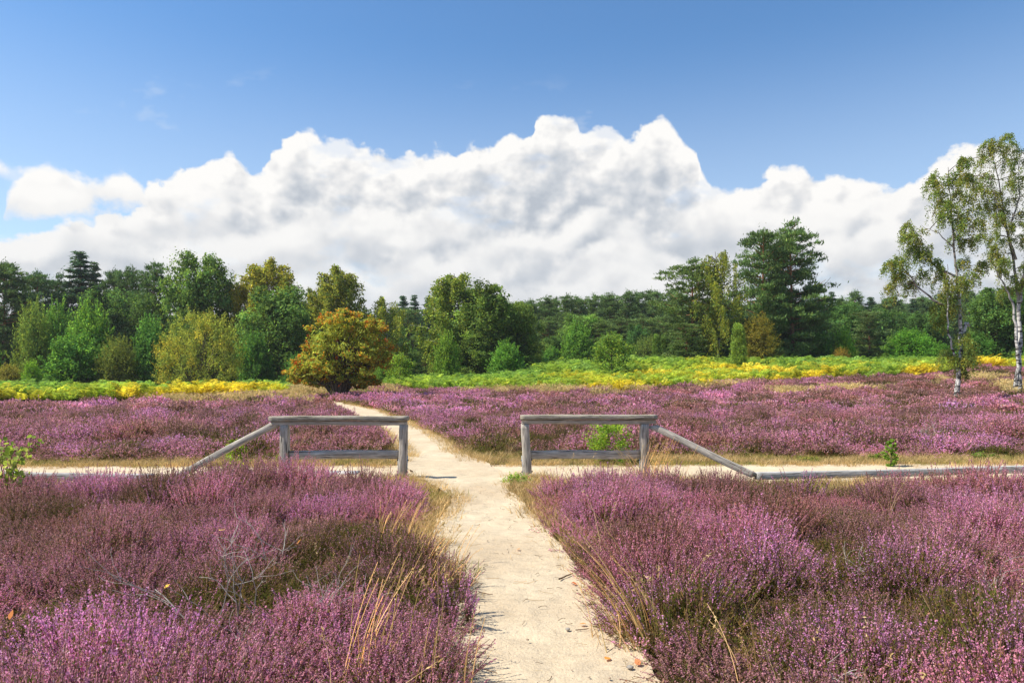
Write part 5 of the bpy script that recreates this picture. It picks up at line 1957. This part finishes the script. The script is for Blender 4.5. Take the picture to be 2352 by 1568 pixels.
# track verge
X, Y = jgrid(-18, 22, 11.8, 14.8, 0.10, rng)
k = (Y > track_far(X) - 0.12 - 0.25 * rng.random(len(X))) & (Y < verge_far(X) + 0.2) & ((X < edge(1, Y) - 0.12 * rng.random(len(X))) | (X > edge(2, Y) + 0.12 * rng.random(len(X))))
k &= rng.random(len(X)) < 0.85
sets.append((X[k], Y[k], np.where(fbm(X[k] * 0.7, Y[k] * 1.2, 73, 3) > 0.43, 0, 3), 0.75))
# near side: between heather and sand, and at the barrier feet
X, Y = jgrid(-9.5, 9.5, 5.4, 10.75, 0.09, rng)
inL = (X > edge(3, Y) - 0.25) & (X < edge(1, Y) + 0.10) & (Y > 5.4)
inR = (X < edge(4, Y) + 0.25) & (X > edge(2, Y) - 0.05) & (Y > 6.2)
strip_ = (Y > near_edge(X) - 0.25) & (Y < track_near(X) + 0.12) & ((X < edge(1, Y)) | (X > edge(2, Y)))
dens = np.where(inL | inR, 0.95, np.where(strip_, 0.5, 0))
d2 = np.minimum(np.abs(X - edge(1, Y)), np.abs(X - edge(2, Y)))
k = rng.random(len(X)) < dens * np.clip(0.35 + d2 * 3.0, 0, 1)
sets.append((X[k], Y[k], np.where(fbm(X[k] * 0.8, Y[k] * 0.8, 75, 3) > 0.46, 0, 3), 0.95))
# thin scatter of grass blades fringing the lower path
X, Y = jgrid(-1.2, 1.6, 2.4, 6.6, 0.10, rng)
d3 = np.minimum(np.abs(X - edge(1, Y)), np.abs(X - edge(2, Y)))
k = (d3 < 0.10) & (rng.random(len(X)) < 0.42)
sets.append((X[k], Y[k], np.zeros(k.sum(), int), 0.6))
# path centre tufts beyond the track
X, Y = jgrid(-11, 0, 12.6, 36, 0.13, rng)
d4 = np.minimum(np.abs(X - edge(1, Y)), np.abs(X - edge(2, Y)))
k = (d4 < 0.22) & (rng.random(len(X)) < 0.6)
sets.append((X[k], Y[k], np.zeros(k.sum(), int), 1.1))
# pale patches
X, Y = jgrid(-70, 75, 13.0, 62, 0.24, rng)
k = (np.abs(X) < 3 + 0.84 * Y) & (rng.random(len(X)) < grass_amount(X, Y) * 1.1) & (Y > verge_far(X)) & ((X < edge(3, Y)) | (X > edge(4, Y)))
sets.append((X[k], Y[k], np.full(k.sum(), 6), 1.0))
# grass among and behind the bracken, under the rowan
X, Y = jgrid(-80, 95, 40, 95, 0.62, rng)
px = pxof(X, Y)
k = (np.abs(X) < 6 + 0.86 * Y) & ((Y > bracken_front(px) + 4) | ((px > 640) & (px < 880) & (Y > ry + 1.5)))
sets.append((X[k], Y[k], np.full(k.sum(), 6), 0.8))
n_under = k.sum()
Xa = np.concatenate([s[0] for s in sets])
Ya = np.concatenate([s[1] for s in sets])
Ia = np.concatenate([s[2] for s in sets]) + rng.integers(0, 3, len(Xa))
Sa = np.concatenate([np.full(len(s[0]), s[3]) for s in sets])
n = len(Xa)
tint = np.ones((n, 3)) * np.exp(rng.normal(size=(n, 1)) * 0.14)
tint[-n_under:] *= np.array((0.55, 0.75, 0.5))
rot = np.stack([rng.normal(size=n) * 0.12, rng.normal(size=n) * 0.12, rng.random(n) * 6.283], 1)
scl = np.ones((n, 3)) * (Sa * (0.7 + 0.6 * rng.random(n)))[:, None]
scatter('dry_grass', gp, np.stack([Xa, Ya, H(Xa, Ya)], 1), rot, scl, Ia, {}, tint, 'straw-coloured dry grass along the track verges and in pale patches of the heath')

# --- wispy stalks standing out of the heather
rng = np.random.default_rng(811)
wl_ = [grass_tuft(800 + i, 0.05, 5, 0.35, 0.62, 0.0045, 0.45, STRAW, 0.8).mesh('grass', [M['grass']]) for i in range(4)]
X, Y = jgrid(-8, 8, 2.6, 9.6, 0.30, rng)
fr = np.minimum(np.abs(X - edge(3, Y)), np.abs(X - edge(4, Y)))
k = (rng.random(len(X)) < 0.02 + 0.15 * np.exp(-(fr / 0.45) ** 2)) & ((X < edge(3, Y)) | (X > edge(4, Y))) & (Y < near_edge(X))
X, Y = X[k], Y[k]
X2, Y2 = jgrid(-22, 24, 13.4, 30, 0.7, rng)
k = (rng.random(len(X2)) < 0.35) & ((X2 < edge(3, Y2)) | (X2 > edge(4, Y2))) & (np.abs(X2) < 0.85 * Y2)
X, Y = np.concatenate([X, X2[k]]), np.concatenate([Y, Y2[k]])
n = len(X)
scatter('grass_stalks', wl_, np.stack([X, Y, H(X, Y)], 1), np.stack([rng.normal(size=n) * 0.2, rng.normal(size=n) * 0.2, rng.random(n) * 6.283], 1),
        np.ones((n, 3)) * (0.8 + 0.4 * rng.random((n, 1))), rng.integers(0, 4, n), {}, np.ones((n, 3)), 'thin straw grass stalks standing up through the heather')

# --- litter on the sand: bits of twig, straw, bark and grit
rng = np.random.default_rng(911)


def litter_bit(seed):
    rng = np.random.default_rng(seed)
    G = Geo()
    if seed % 3 == 0:
        P, r_ = limb((-0.03, 0, 0.004), (0.03, 0.01, 0.005), 0.0022, 0.0012, rng, 4, 0.2)
        V, F = tube(P, r_, 4)
        G.add(V, F, (0.10, 0.065, 0.04))
    elif seed % 3 == 1:
        P, r_ = limb((-0.05, 0, 0.003), (0.05, 0.015, 0.004), 0.0014, 0.001, rng, 5, 0.15)
        V, F = tube(P, r_, 3)
        G.add(V, F, (0.44, 0.33, 0.15))
    else:
        V = np.array([(1, 0, 0), (-1, 0, 0), (0, 1, 0), (0, -1, 0), (0, 0, 0.7), (0, 0, -0.5)]) * 0.009 * (1 + 0.3 * rng.normal(size=(6, 1)))
        G.add(V, np.array([(0, 2, 4), (2, 1, 4), (1, 3, 4), (3, 0, 4), (2, 0, 5), (1, 2, 5), (3, 1, 5), (0, 3, 5)]), (0.26, 0.22, 0.17))
    return G.mesh('litter', [M['grass']])


lb = [litter_bit(900 + i) for i in range(9)]
X, Y = jgrid(-1.6, 1.2, 2.6, 10.2, 0.06, rng)
k = (X > edge(1, Y) - 0.05) & (X < edge(2, Y) + 0.08)
ed = np.minimum(X - edge(1, Y), edge(2, Y) - X)
k &= rng.random(len(X)) < 0.12 + 0.5 * np.exp(-np.clip(ed, 0, 1) / 0.10)
X, Y = X[k], Y[k]
n = len(X)
scatter('litter', lb, np.stack([X, Y, np.full(n, 0.046)], 1), np.stack([rng.normal(size=n) * 0.1, rng.normal(size=n) * 0.1, rng.random(n) * 6.283], 1),
        np.ones((n, 3)) * (0.45 + 0.8 * rng.random((n, 1)) ** 2), rng.integers(0, 9, n), {}, np.ones((n, 3)) * np.exp(rng.normal(size=(n, 1)) * 0.3), 'bits of twig, straw and grit lying on the sandy footpath')

# --- distant woodland behind everything
rng = np.random.default_rng(1011)
X, Y = jgrid(-210, 230, 128, 165, 4.2, rng)
k = np.abs(X) < 12 + 0.95 * Y
X, Y = X[k], Y[k]
n = len(X)
GJ = []
for v in (0, 2, 3):
    pass
scatter('distant_woodland', [PROTO['pine'][i][1] for i in range(4)] + [PROTO['spruce'][0][1]], np.stack([X, Y, H(X, Y)], 1), np.stack([np.zeros(n), np.zeros(n), rng.random(n) * 6.283], 1),
        np.stack([1.0 + 0.3 * rng.random(n), 1.0 + 0.3 * rng.random(n), 1.0 + 0.12 * rng.random(n)], 1), rng.integers(0, 5, n), {}, np.ones((n, 3)), 'dark mass of conifer woodland far behind the first rows of trees')


# ------------------------------------------------------------------ thin summer haze in the air
hz, Th, out_h = new_mat('summer_haze')
pv = Th.new('ShaderNodeVolumePrincipled')
pv.inputs['Color'].default_value = (0.92, 0.96, 1.0, 1.0)
pv.inputs['Density'].default_value = 0.00025
pv.inputs['Anisotropy'].default_value = 0.2
Th.l.new(pv.outputs[0], out_h.inputs['Volume'])
bx0, bx1, by0, by1, bz0, bz1 = -440.0, 440.0, -90.0, 590.0, -1.3, 27.0
Vh = np.array([(x, y, z) for x in (bx0, bx1) for y in (by0, by1) for z in (bz0, bz1)])
Fh = np.array([(0, 1, 3, 2), (4, 6, 7, 5), (0, 4, 5, 1), (2, 3, 7, 6), (0, 2, 6, 4), (1, 5, 7, 3)])
link('haze', mesh_np('haze', Vh, Fh, [hz]), kind='stuff', label='thin bluish summer haze over the heath')

# ------------------------------------------------------------------ small single things
# --- round-leaved aspen sapling reaching in at the left edge; every leaf is a piece of its own
rng = np.random.default_rng(1201)
ax0, ay0 = at(14, 8.3), 8.3
asp = thing('aspen_sapling', 'round-leaved light green aspen sapling reaching in at the left edge', 'sapling', (ax0, ay0, 0.0))
lv = []
nseg = 9
ang = np.linspace(0, 2 * math.pi, nseg, endpoint=False)
rad_ = 1.0 + 0.16 * np.cos(ang) - 0.05 * np.cos(2 * ang)
ring = np.stack([rad_ * np.cos(ang) * 0.5 + 0.5, rad_ * np.sin(ang) * 0.48, 0.10 * np.abs(np.sin(ang))], 1)
leafv = np.concatenate([[(0.5, 0, -0.03)], ring])
leaff = np.array([(0, 1 + i, 1 + (i + 1) % nseg) for i in range(nseg)])
LEAF = [mesh_np('leaf', leafv, leaff, [M['young']], {'col': ('FLOAT_COLOR', np.tile(np.array(c), (nseg, 1)))}, True) for c in ((0.18, 0.27, 0.06), (0.23, 0.33, 0.08), (0.32, 0.40, 0.13), (0.14, 0.22, 0.05))]
W = Geo()
tips = [(0, 1010), (22, 1022), (45, 1018), (70, 1030), (88, 1010), (100, 1003), (60, 1050), (30, 1060), (62, 1078), (40, 1090), (-30, 1000), (-20, 1040), (50, 1100)]
for i, (px, py) in enumerate(tips):
    e = P3(px, py, 8.3) - np.array((ax0, ay0, 0))
    e[1] = rng.normal() * 0.12
    a = np.array((rng.normal() * 0.03, 0, 0.0))
    mid = np.array((e[0] * 0.35, e[1] * 0.4, max(0.25, e[2] * 0.85)))
    t = np.linspace(0, 1, 9)[:, None]
    C = (1 - t) ** 2 * a + 2 * t * (1 - t) * mid + t * t * e
    W.add(*tube(C, np.linspace(0.0045, 0.0015, 9), 5))
    for k in range(11):
        f = 0.40 + 0.60 * (k + rng.random()) / 11
        q = f * 8
        i0 = min(int(q), 7)
        p = C[i0] * (1 - (q - i0)) + C[i0 + 1] * (q - i0)
        lf = link('leaf', LEAF[rng.integers(0, 4)], asp)
        s = 0.045 + 0.025 * rng.random()
        off = rng.normal(size=3) * 0.022
        lf.location = tuple(p + off)
        lf.rotation_euler = (rng.normal() * 0.9 + 0.9, rng.normal() * 0.7, rng.random() * 6.283)
        lf.scale = (s, s, s)
link('stems', W.mesh('aspen_stems', [M['browntwig']], True), asp)


# --- low leafy weeds
def weed(label, px, py, hw, hh, seed, base):
    rng = np.random.default_rng(seed)
    x, Y = ground_hit(px, py)
    w, h = hw / FPX * Y, hh / FPX * Y
    t = thing('weed_clump', label, 'weed', (x, Y, gz(x, Y)), 0, 'green weeds beside the track')
    G, W = Geo(), Geo()
    for i in range(46):
        a, q = rng.random() * 6.283, math.sqrt(rng.random())
        e = np.array((math.cos(a) * q * w, math.sin(a) * q * w * 0.55, h * (0.35 + 0.65 * rng.random()) * (1.1 - 0.6 * q)))
        C = np.array([e * np.array((0.5, 0.5, 0)), e * np.array((0.85, 0.85, 0.6)), e])
        W.add(*tube(C, [0.003, 0.0025, 0.0015], 4))
        n = 11
        Pp = C[1] + (C[2] - C[1]) * rng.random((n, 1)) + rng.normal(size=(n, 3)) * 0.018
        nn = norm(rng.normal(size=(n, 3)) * 0.5 + np.array([0, 0, 1.0]))
        D = norm(np.cross(nn, rng.normal(size=(n, 3))))
        V, F = rhombs(Pp, D, np.cross(nn, D), 0.045 * (0.6 + 0.7 * rng.random(n)), 0.022 * (0.6 + 0.7 * rng.random(n)))
        G.add(V, F, jitter_col(base, n, rng, 0.25, 0.12))
    link('stems', W.mesh('weed_stems', [M['browntwig']]), t)
    link('foliage', G.mesh('weed_foliage', [M['young']]), t)


weed('bright green weed patch at the foot of the right barrier by the path', 1188, 1112, 40, 32, 1, (0.16, 0.30, 0.05))
weed('small green weed patch at the near edge below the left barrier', 868, 1110, 16, 14, 2, (0.13, 0.20, 0.04))
weed('light green weeds left of the upright seedling on the right verge', 2020, 1057, 26, 22, 3, (0.13, 0.20, 0.035))
weed('green weeds on the verge near the right edge of the picture', 2258, 1055, 34, 20, 4, (0.11, 0.19, 0.035))
weed('yellowish weeds at the verge right of the sloping brace', 1855, 1060, 34, 12, 5, (0.17, 0.21, 0.05))
weed('pale green sprig beside the left post of the left barrier', 640, 1062, 8, 22, 6, (0.20, 0.24, 0.06))


# --- dead heather branches
def dead_branch(label, px, py, zb, top, spread, seed, n=5, Yoff=0.0, mat='twig', lean=0.0):
    rng = np.random.default_rng(seed)
    x, Y = ground_hit(px, py)
    Y += Yoff
    x = at(px, Y)
    h = zat(top, Y)
    t = thing('dead_branch', label, 'branch', (x, Y, gz(x, Y)), 0, 'bare dead heather branches')
    W = Geo()

    def grow(p, d, L, r, dep):
        k = 6
        P = [p]
        for i in range(k):
            d = norm(d + rng.normal(size=3) * 0.17 + np.array((0, 0, 0.03)))
            P.append(P[-1] + d * L / k)
        P = np.array(P)
        W.add(*tube(P, np.linspace(r, r * 0.6, k + 1), 5))
        if dep > 0:
            for q in range(3 if dep > 1 else 2):
                i = rng.integers(2, k + 1)
                dd = norm(d + rng.normal(size=3) * np.array([0.65, 0.5, 0.35]))
                grow(P[i], dd, L * (0.55 + 0.3 * rng.random()), r * 0.6, dep - 1)
    for s in range(n):
        a = rng.normal() * spread
        d = norm(np.array((math.sin(a) + lean, rng.normal() * 0.3, 0.9)))
        grow(np.array((rng.normal() * 0.04, rng.normal() * 0.04, 0.0)), d, h * (0.5 + 0.25 * rng.random()), 0.0046, 2)
    link('twigs', W.mesh('twigs', [M[mat]], True), t)


dead_branch('forked pale dead branch rising from the left foreground heather', 488, 1470, 0, 1235, 0.45, 1, 2)
dead_branch('curved grey dead branch right of the forked pale one', 560, 1440, 0, 1232, 0.4, 2, 3)
dead_branch('sweeping spray of thin grey dead twigs leaning right in the left heather', 690, 1440, 0, 1220, 0.35, 3, 4, lean=0.8)
dead_branch('low bent dead branch in the mossy hollow at lower left', 560, 1530, 0, 1420, 0.9, 4, 2)
dead_branch('grey dead twigs above the green hollow in the right foreground', 1990, 1360, 0, 1235, 0.8, 5, 3, lean=0.3)
dead_branch('pale bent dead twig at the right edge of the foreground', 2310, 1420, 0, 1270, 0.5, 6, 2)
dead_branch('dead twigs near the bottom right of the picture', 1960, 1640, 0, 1490, 0.9, 7, 2)
dead_branch('grey dead twigs in the heather before the left barrier', 660, 1330, 0, 1180, 0.7, 8, 2)
dead_branch('small dead heather bush on the slope behind the right barrier', 2140, 1030, 0, 966, 0.8, 9, 5)


# --- tall dry grass clumps with long leaning stalks
def stalks(label, px, py, top, lean_px, n, seed, spread=0.10):
    rng = np.random.default_rng(seed)
    x, Y = ground_hit(px, py)
    K = Y / FPX
    h = zat(top, Y)
    lx = lean_px * K
    t = thing('grass_clump', label, 'grass', (x, Y, gz(x, Y)), 0, 'tall dry grass clumps')
    G = Geo()
    for s in range(n):
        f = 0.45 + 0.6 * rng.random()
        b0 = np.array((rng.normal() * spread, rng.normal() * spread * 0.7, 0))
        e = b0 + np.array((lx * f * (0.6 + 0.7 * rng.random()) + rng.normal() * 0.05, rng.normal() * 0.12, h * f))
        m = (b0 + e) / 2 + np.array((-lx * 0.16, 0, h * 0.07))
        t_ = np.linspace(0, 1, 8)[:, None]
        C = (1 - t_) ** 2 * b0 + 2 * t_ * (1 - t_) * m + t_ * t_ * e
        c = np.array(STRAW[rng.integers(0, 4)]) * np.exp(rng.normal() * 0.15) * 1.05
        V, F = tube(C, np.linspace(0.0030, 0.0014, 8), 3)
        G.add(V, F, c)
        if rng.random() < 0.5:
            q = 14
            Pp = C[-1] + (C[-3] - C[-1]) * rng.random((q, 1)) + rng.normal(size=(q, 3)) * 0.006
            D = norm((C[-1] - C[-3])[None, :] * 8 + rng.normal(size=(q, 3)) * 0.3)
            V, F = rhombs(Pp, D, perp(D, rng), np.full(q, 0.014), np.full(q, 0.004))
            G.add(V, F, c)
    link('stalks', G.mesh('stalks', [M['straw']]), t)


stalks('thick sheaf of long straw stalks leaning left over the right heather', 1480, 1490, 1180, -190, 24, 1, 0.05)
stalks('straw stalks fanning low beside the right path edge', 1440, 1500, 1330, -90, 12, 2, 0.10)
stalks('long straw stalks near the bottom right of the path', 1740, 1600, 1330, -130, 9, 3, 0.06)
stalks('single-file straw stalks in the lower left heather', 800, 1600, 1290, 90, 9, 4)
stalks('arching straw stalks in the middle of the left heather', 870, 1560, 1270, 110, 10, 5, 0.08)
stalks('golden grass clump at the left path edge', 985, 1310, 1205, 50, 30, 6, 0.14)
stalks('golden grass fringe where the left heather juts into the path', 1010, 1370, 1275, 45, 28, 7, 0.14)
stalks('pale grass stalks among the left heather near the barrier', 920, 1260, 1135, 40, 34, 8, 0.16)
stalks('drooping dry grass tuft at the right post of the right barrier', 1500, 1110, 1005, 30, 60, 9, 0.12)
stalks('dry grass leaning across the foot of the right barrier', 1465, 1112, 1025, -50, 26, 10, 0.12)
stalks('straw stalks at the bottom left of the path', 1000, 1640, 1360, 50, 7, 11, 0.10)


# --- tall heather sprigs that stand clear of the rest
def sprig_bush(label, px, py, top, seed, n=16, wide=0.16):
    x, Y = ground_hit(px, py)
    h = zat(top, Y)
    me = heather_tuft(seed, wide, n, h * 0.55, h * 1.0, 46, 0.0085, 30, 0.026, spread=0.4)
    m2 = bpy.data.materials.get('heather_single') or heather_single()
    me.materials[0] = m2
    t = thing('heather_bush', label, 'heather', (x, Y, gz(x, Y)), seed * 1.3, 'single tall heather bushes')
    link('sprigs', me, t)


def heather_single():
    """same look as the heath, for bushes that stand alone"""
    m, T, out = new_mat('heather_single')
    part = attr(T, 'part', out='Fac')
    rnd = attr(T, 'rnd', out='Fac')
    fl = T.ramp(rnd, [(0.0, (0.56, 0.27, 0.28)), (0.5, (0.64, 0.28, 0.44)), (1.0, (0.66, 0.32, 0.62))])
    gr = T.ramp(rnd, [(0.0, (0.05, 0.06, 0.018)), (1.0, (0.15, 0.09, 0.045))])
    st = T.ramp(rnd, [(0.0, (0.05, 0.035, 0.025)), (1.0, (0.17, 0.10, 0.06))])
    c = T.mix(T.m('GREATER_THAN', part, 0.25), st, gr)
    c = T.mix(T.m('GREATER_THAN', part, 0.75), c, fl)
    d = T.new('ShaderNodeBsdfDiffuse')
    T.l.new(c, d.inputs[0])
    tr = T.new('ShaderNodeBsdfTranslucent')
    T.l.new(c, tr.inputs[0])
    mx = T.new('ShaderNodeMixShader')
    mx.inputs[0].default_value = 0.33
    T.l.new(d.outputs[0], mx.inputs[1])
    T.l.new(tr.outputs[0], mx.inputs[2])
    T.l.new(mx.outputs[0], out.inputs[0])
    return m


sprig_bush('dark tall heather bush sticking up left of the left barrier brace', 368, 1190, 1046, 1401, 22, 0.15)
sprig_bush('heather sprigs rising before the right post of the left barrier', 905, 1135, 1066, 1402, 10, 0.12)
sprig_bush('tall heather bush before the lower rail of the right barrier', 1395, 1180, 1040, 1403, 40, 0.30)
sprig_bush('heather bush with long sprigs at the right edge of the picture', 2338, 1190, 1046, 1404, 44, 0.30)
sprig_bush('upright heather bush before the right edge beam', 1835, 1160, 1062, 1405, 40, 0.32)
sprig_bush('heather bush leaning out over the left path edge', 1040, 1440, 1300, 1406, 34, 0.20)


# --- fallen leaves, sticks and stones on the path and in the heather
def birch_leaf(col):
    o_ = np.array([(0, 0, 0), (0.25, 0.30, 0.05), (0.55, 0.34, 0.10), (1.0, 0, 0.04), (0.55, -0.34, 0.10), (0.25, -0.30, 0.05), (0.5, 0, 0.0)])
    f_ = np.array([(6, 0, 5), (6, 5, 4), (6, 4, 3), (6, 3, 2), (6, 2, 1), (6, 1, 0)])
    return mesh_np('fallen_leaf', o_, f_, [M['straw']], {'col': ('FLOAT_COLOR', np.tile(np.array(col), (6, 1)))})


def fallen(label, px, py, col, z, s, seed, Y=None):
    if Y is None:
        x, Y = ground_hit(px, py)
    else:
        x = at(px, Y)
        z = zat(py, Y)
    rng = np.random.default_rng(seed)
    o = link('fallen_leaf', birch_leaf(col), None, label, 'leaf', 'fallen leaves', None, (x, Y, z))
    o.rotation_euler = (rng.normal() * 0.25, rng.normal() * 0.25 - (0.5 if z > 0.1 else 0), rng.random() * 6.283)
    o.scale = (s, s, s)


for a in (
    ('orange fallen leaf lying at the bottom right of the path', 1390, 1535, (0.42, 0.20, 0.05), 0.05, 0.055, 1),
    ('orange-brown leaf halfway up the path', 1187, 1273, (0.40, 0.18, 0.05), 0.05, 0.055, 2),
    ('pale curled leaf on the lower path, left of the middle', 1089, 1457, (0.48, 0.33, 0.13), 0.05, 0.045, 3),
    ('brown leaf lying right of the middle on the lower path', 1330, 1450, (0.36, 0.19, 0.07), 0.05, 0.05, 4),
    ('reddish leaf against the right heather edge of the path', 1326, 1357, (0.38, 0.13, 0.05), 0.05, 0.05, 5),
    ('rusty leaf at the right path edge below the tall straw', 1416, 1412, (0.38, 0.15, 0.06), 0.05, 0.045, 6),
    ('orange leaf on the bottom left edge of the path', 1066, 1538, (0.42, 0.17, 0.08), 0.05, 0.055, 7),
    ('rusty leaf in the litter at the bottom right corner of the path', 1470, 1548, (0.36, 0.15, 0.07), 0.05, 0.05, 8),
):
    fallen(*a)
for a in (
    ('pale yellow leaf caught on dead twigs in the left heather', 516, 1216, (0.62, 0.47, 0.18), 0, 0.075, 21, 5.9),
    ('orange-yellow leaf on the heather right of the pale yellow one', 681, 1250, (0.55, 0.28, 0.08), 0, 0.06, 22, 5.8),
    ('yellow leaf over the mossy hollow at lower left', 377, 1350, (0.58, 0.40, 0.06), 0, 0.045, 23, 4.7),
    ('yellow leaf caught in the right foreground heather', 1657, 1226, (0.62, 0.40, 0.05), 0, 0.055, 24, 6.0),
    ('orange leaf low in the hollow at lower left', 392, 1400, (0.45, 0.20, 0.06), 0, 0.05, 25, 4.6),
    ('brown leaf in the heather at the bottom left corner', 22, 1422, (0.42, 0.20, 0.08), 0, 0.055, 26, 3.7),
):
    fallen(a[0], a[1], a[2], a[3], a[4], a[5], a[6], a[7])


def stick(label, px0, py0, px1, py1, r, seed):
    rng = np.random.default_rng(seed)
    a, b = ground_hit(px0, py0), ground_hit(px1, py1)
    L = np.array((b[0] - a[0], b[1] - a[1], 0.0))
    P, r_ = limb((0, 0, 0.045 + r), L + np.array((0, 0, 0.045 + r)), r, r * 0.6, rng, 7, 0.08)
    P[:, 2] = 0.045 + r + 0.004 * rng.random(len(P))
    V, F = tube(P, r_, 6)
    link('stick', mesh_np('stick', V, F, [M['browntwig']], None, True), None, label, 'stick', 'sticks on the path', None, (a[0], a[1], 0.0))


stick('thick short stick on the right side of the path', 1284, 1346, 1316, 1332, 0.007, 1)
stick('dark stick lying near the right path edge further up', 1280, 1256, 1302, 1257, 0.005, 2)
stick('thin dark twig at the left edge of the lower path', 1100, 1376, 1132, 1382, 0.004, 3)
stick('long thin twig at the bottom left of the path', 1098, 1552, 1142, 1568, 0.0035, 4)
stick('straight brown twig right of the middle of the lower path', 1322, 1464, 1352, 1463, 0.0035, 5)


def stone(label, px, py, s, seed):
    rng = np.random.default_rng(seed)
    x, Y = ground_hit(px, py)
    V, F = [], []
    nu, nv = 8, 5
    for j in range(nv):
        ph = math.pi * (j + 0.5) / nv
        for i in range(nu):
            th = 2 * math.pi * i / nu
            k = 1 + 0.18 * rng.normal()
            V.append((k * math.sin(ph) * math.cos(th), 0.8 * k * math.sin(ph) * math.sin(th), 0.55 * math.cos(ph)))
    for j in range(nv - 1):
        for i in range(nu):
            F.append((j * nu + i, (j + 1) * nu + i, (j + 1) * nu + (i + 1) % nu, j * nu + (i + 1) % nu))
    n0 = len(V)
    V += [(0, 0, 0.58), (0, 0, -0.58)]
    T3 = [(n0, i, (i + 1) % nu) for i in range(nu)] + [(n0 + 1, (nv - 1) * nu + (i + 1) % nu, (nv - 1) * nu + i) for i in range(nu)]
    o = link('pebble', mesh_np('pebble', np.array(V) * s, [np.array(T3), np.array(F)], [M['stone']], None, True), None, label, 'stone', 'pebbles on the path', None, (x, Y, 0.042 + 0.3 * s))


stone('grey pebble on the lower path right of the middle', 1304, 1462, 0.016, 1)
stone('dark pebble in the bottom right corner of the path', 1447, 1552, 0.020, 2)
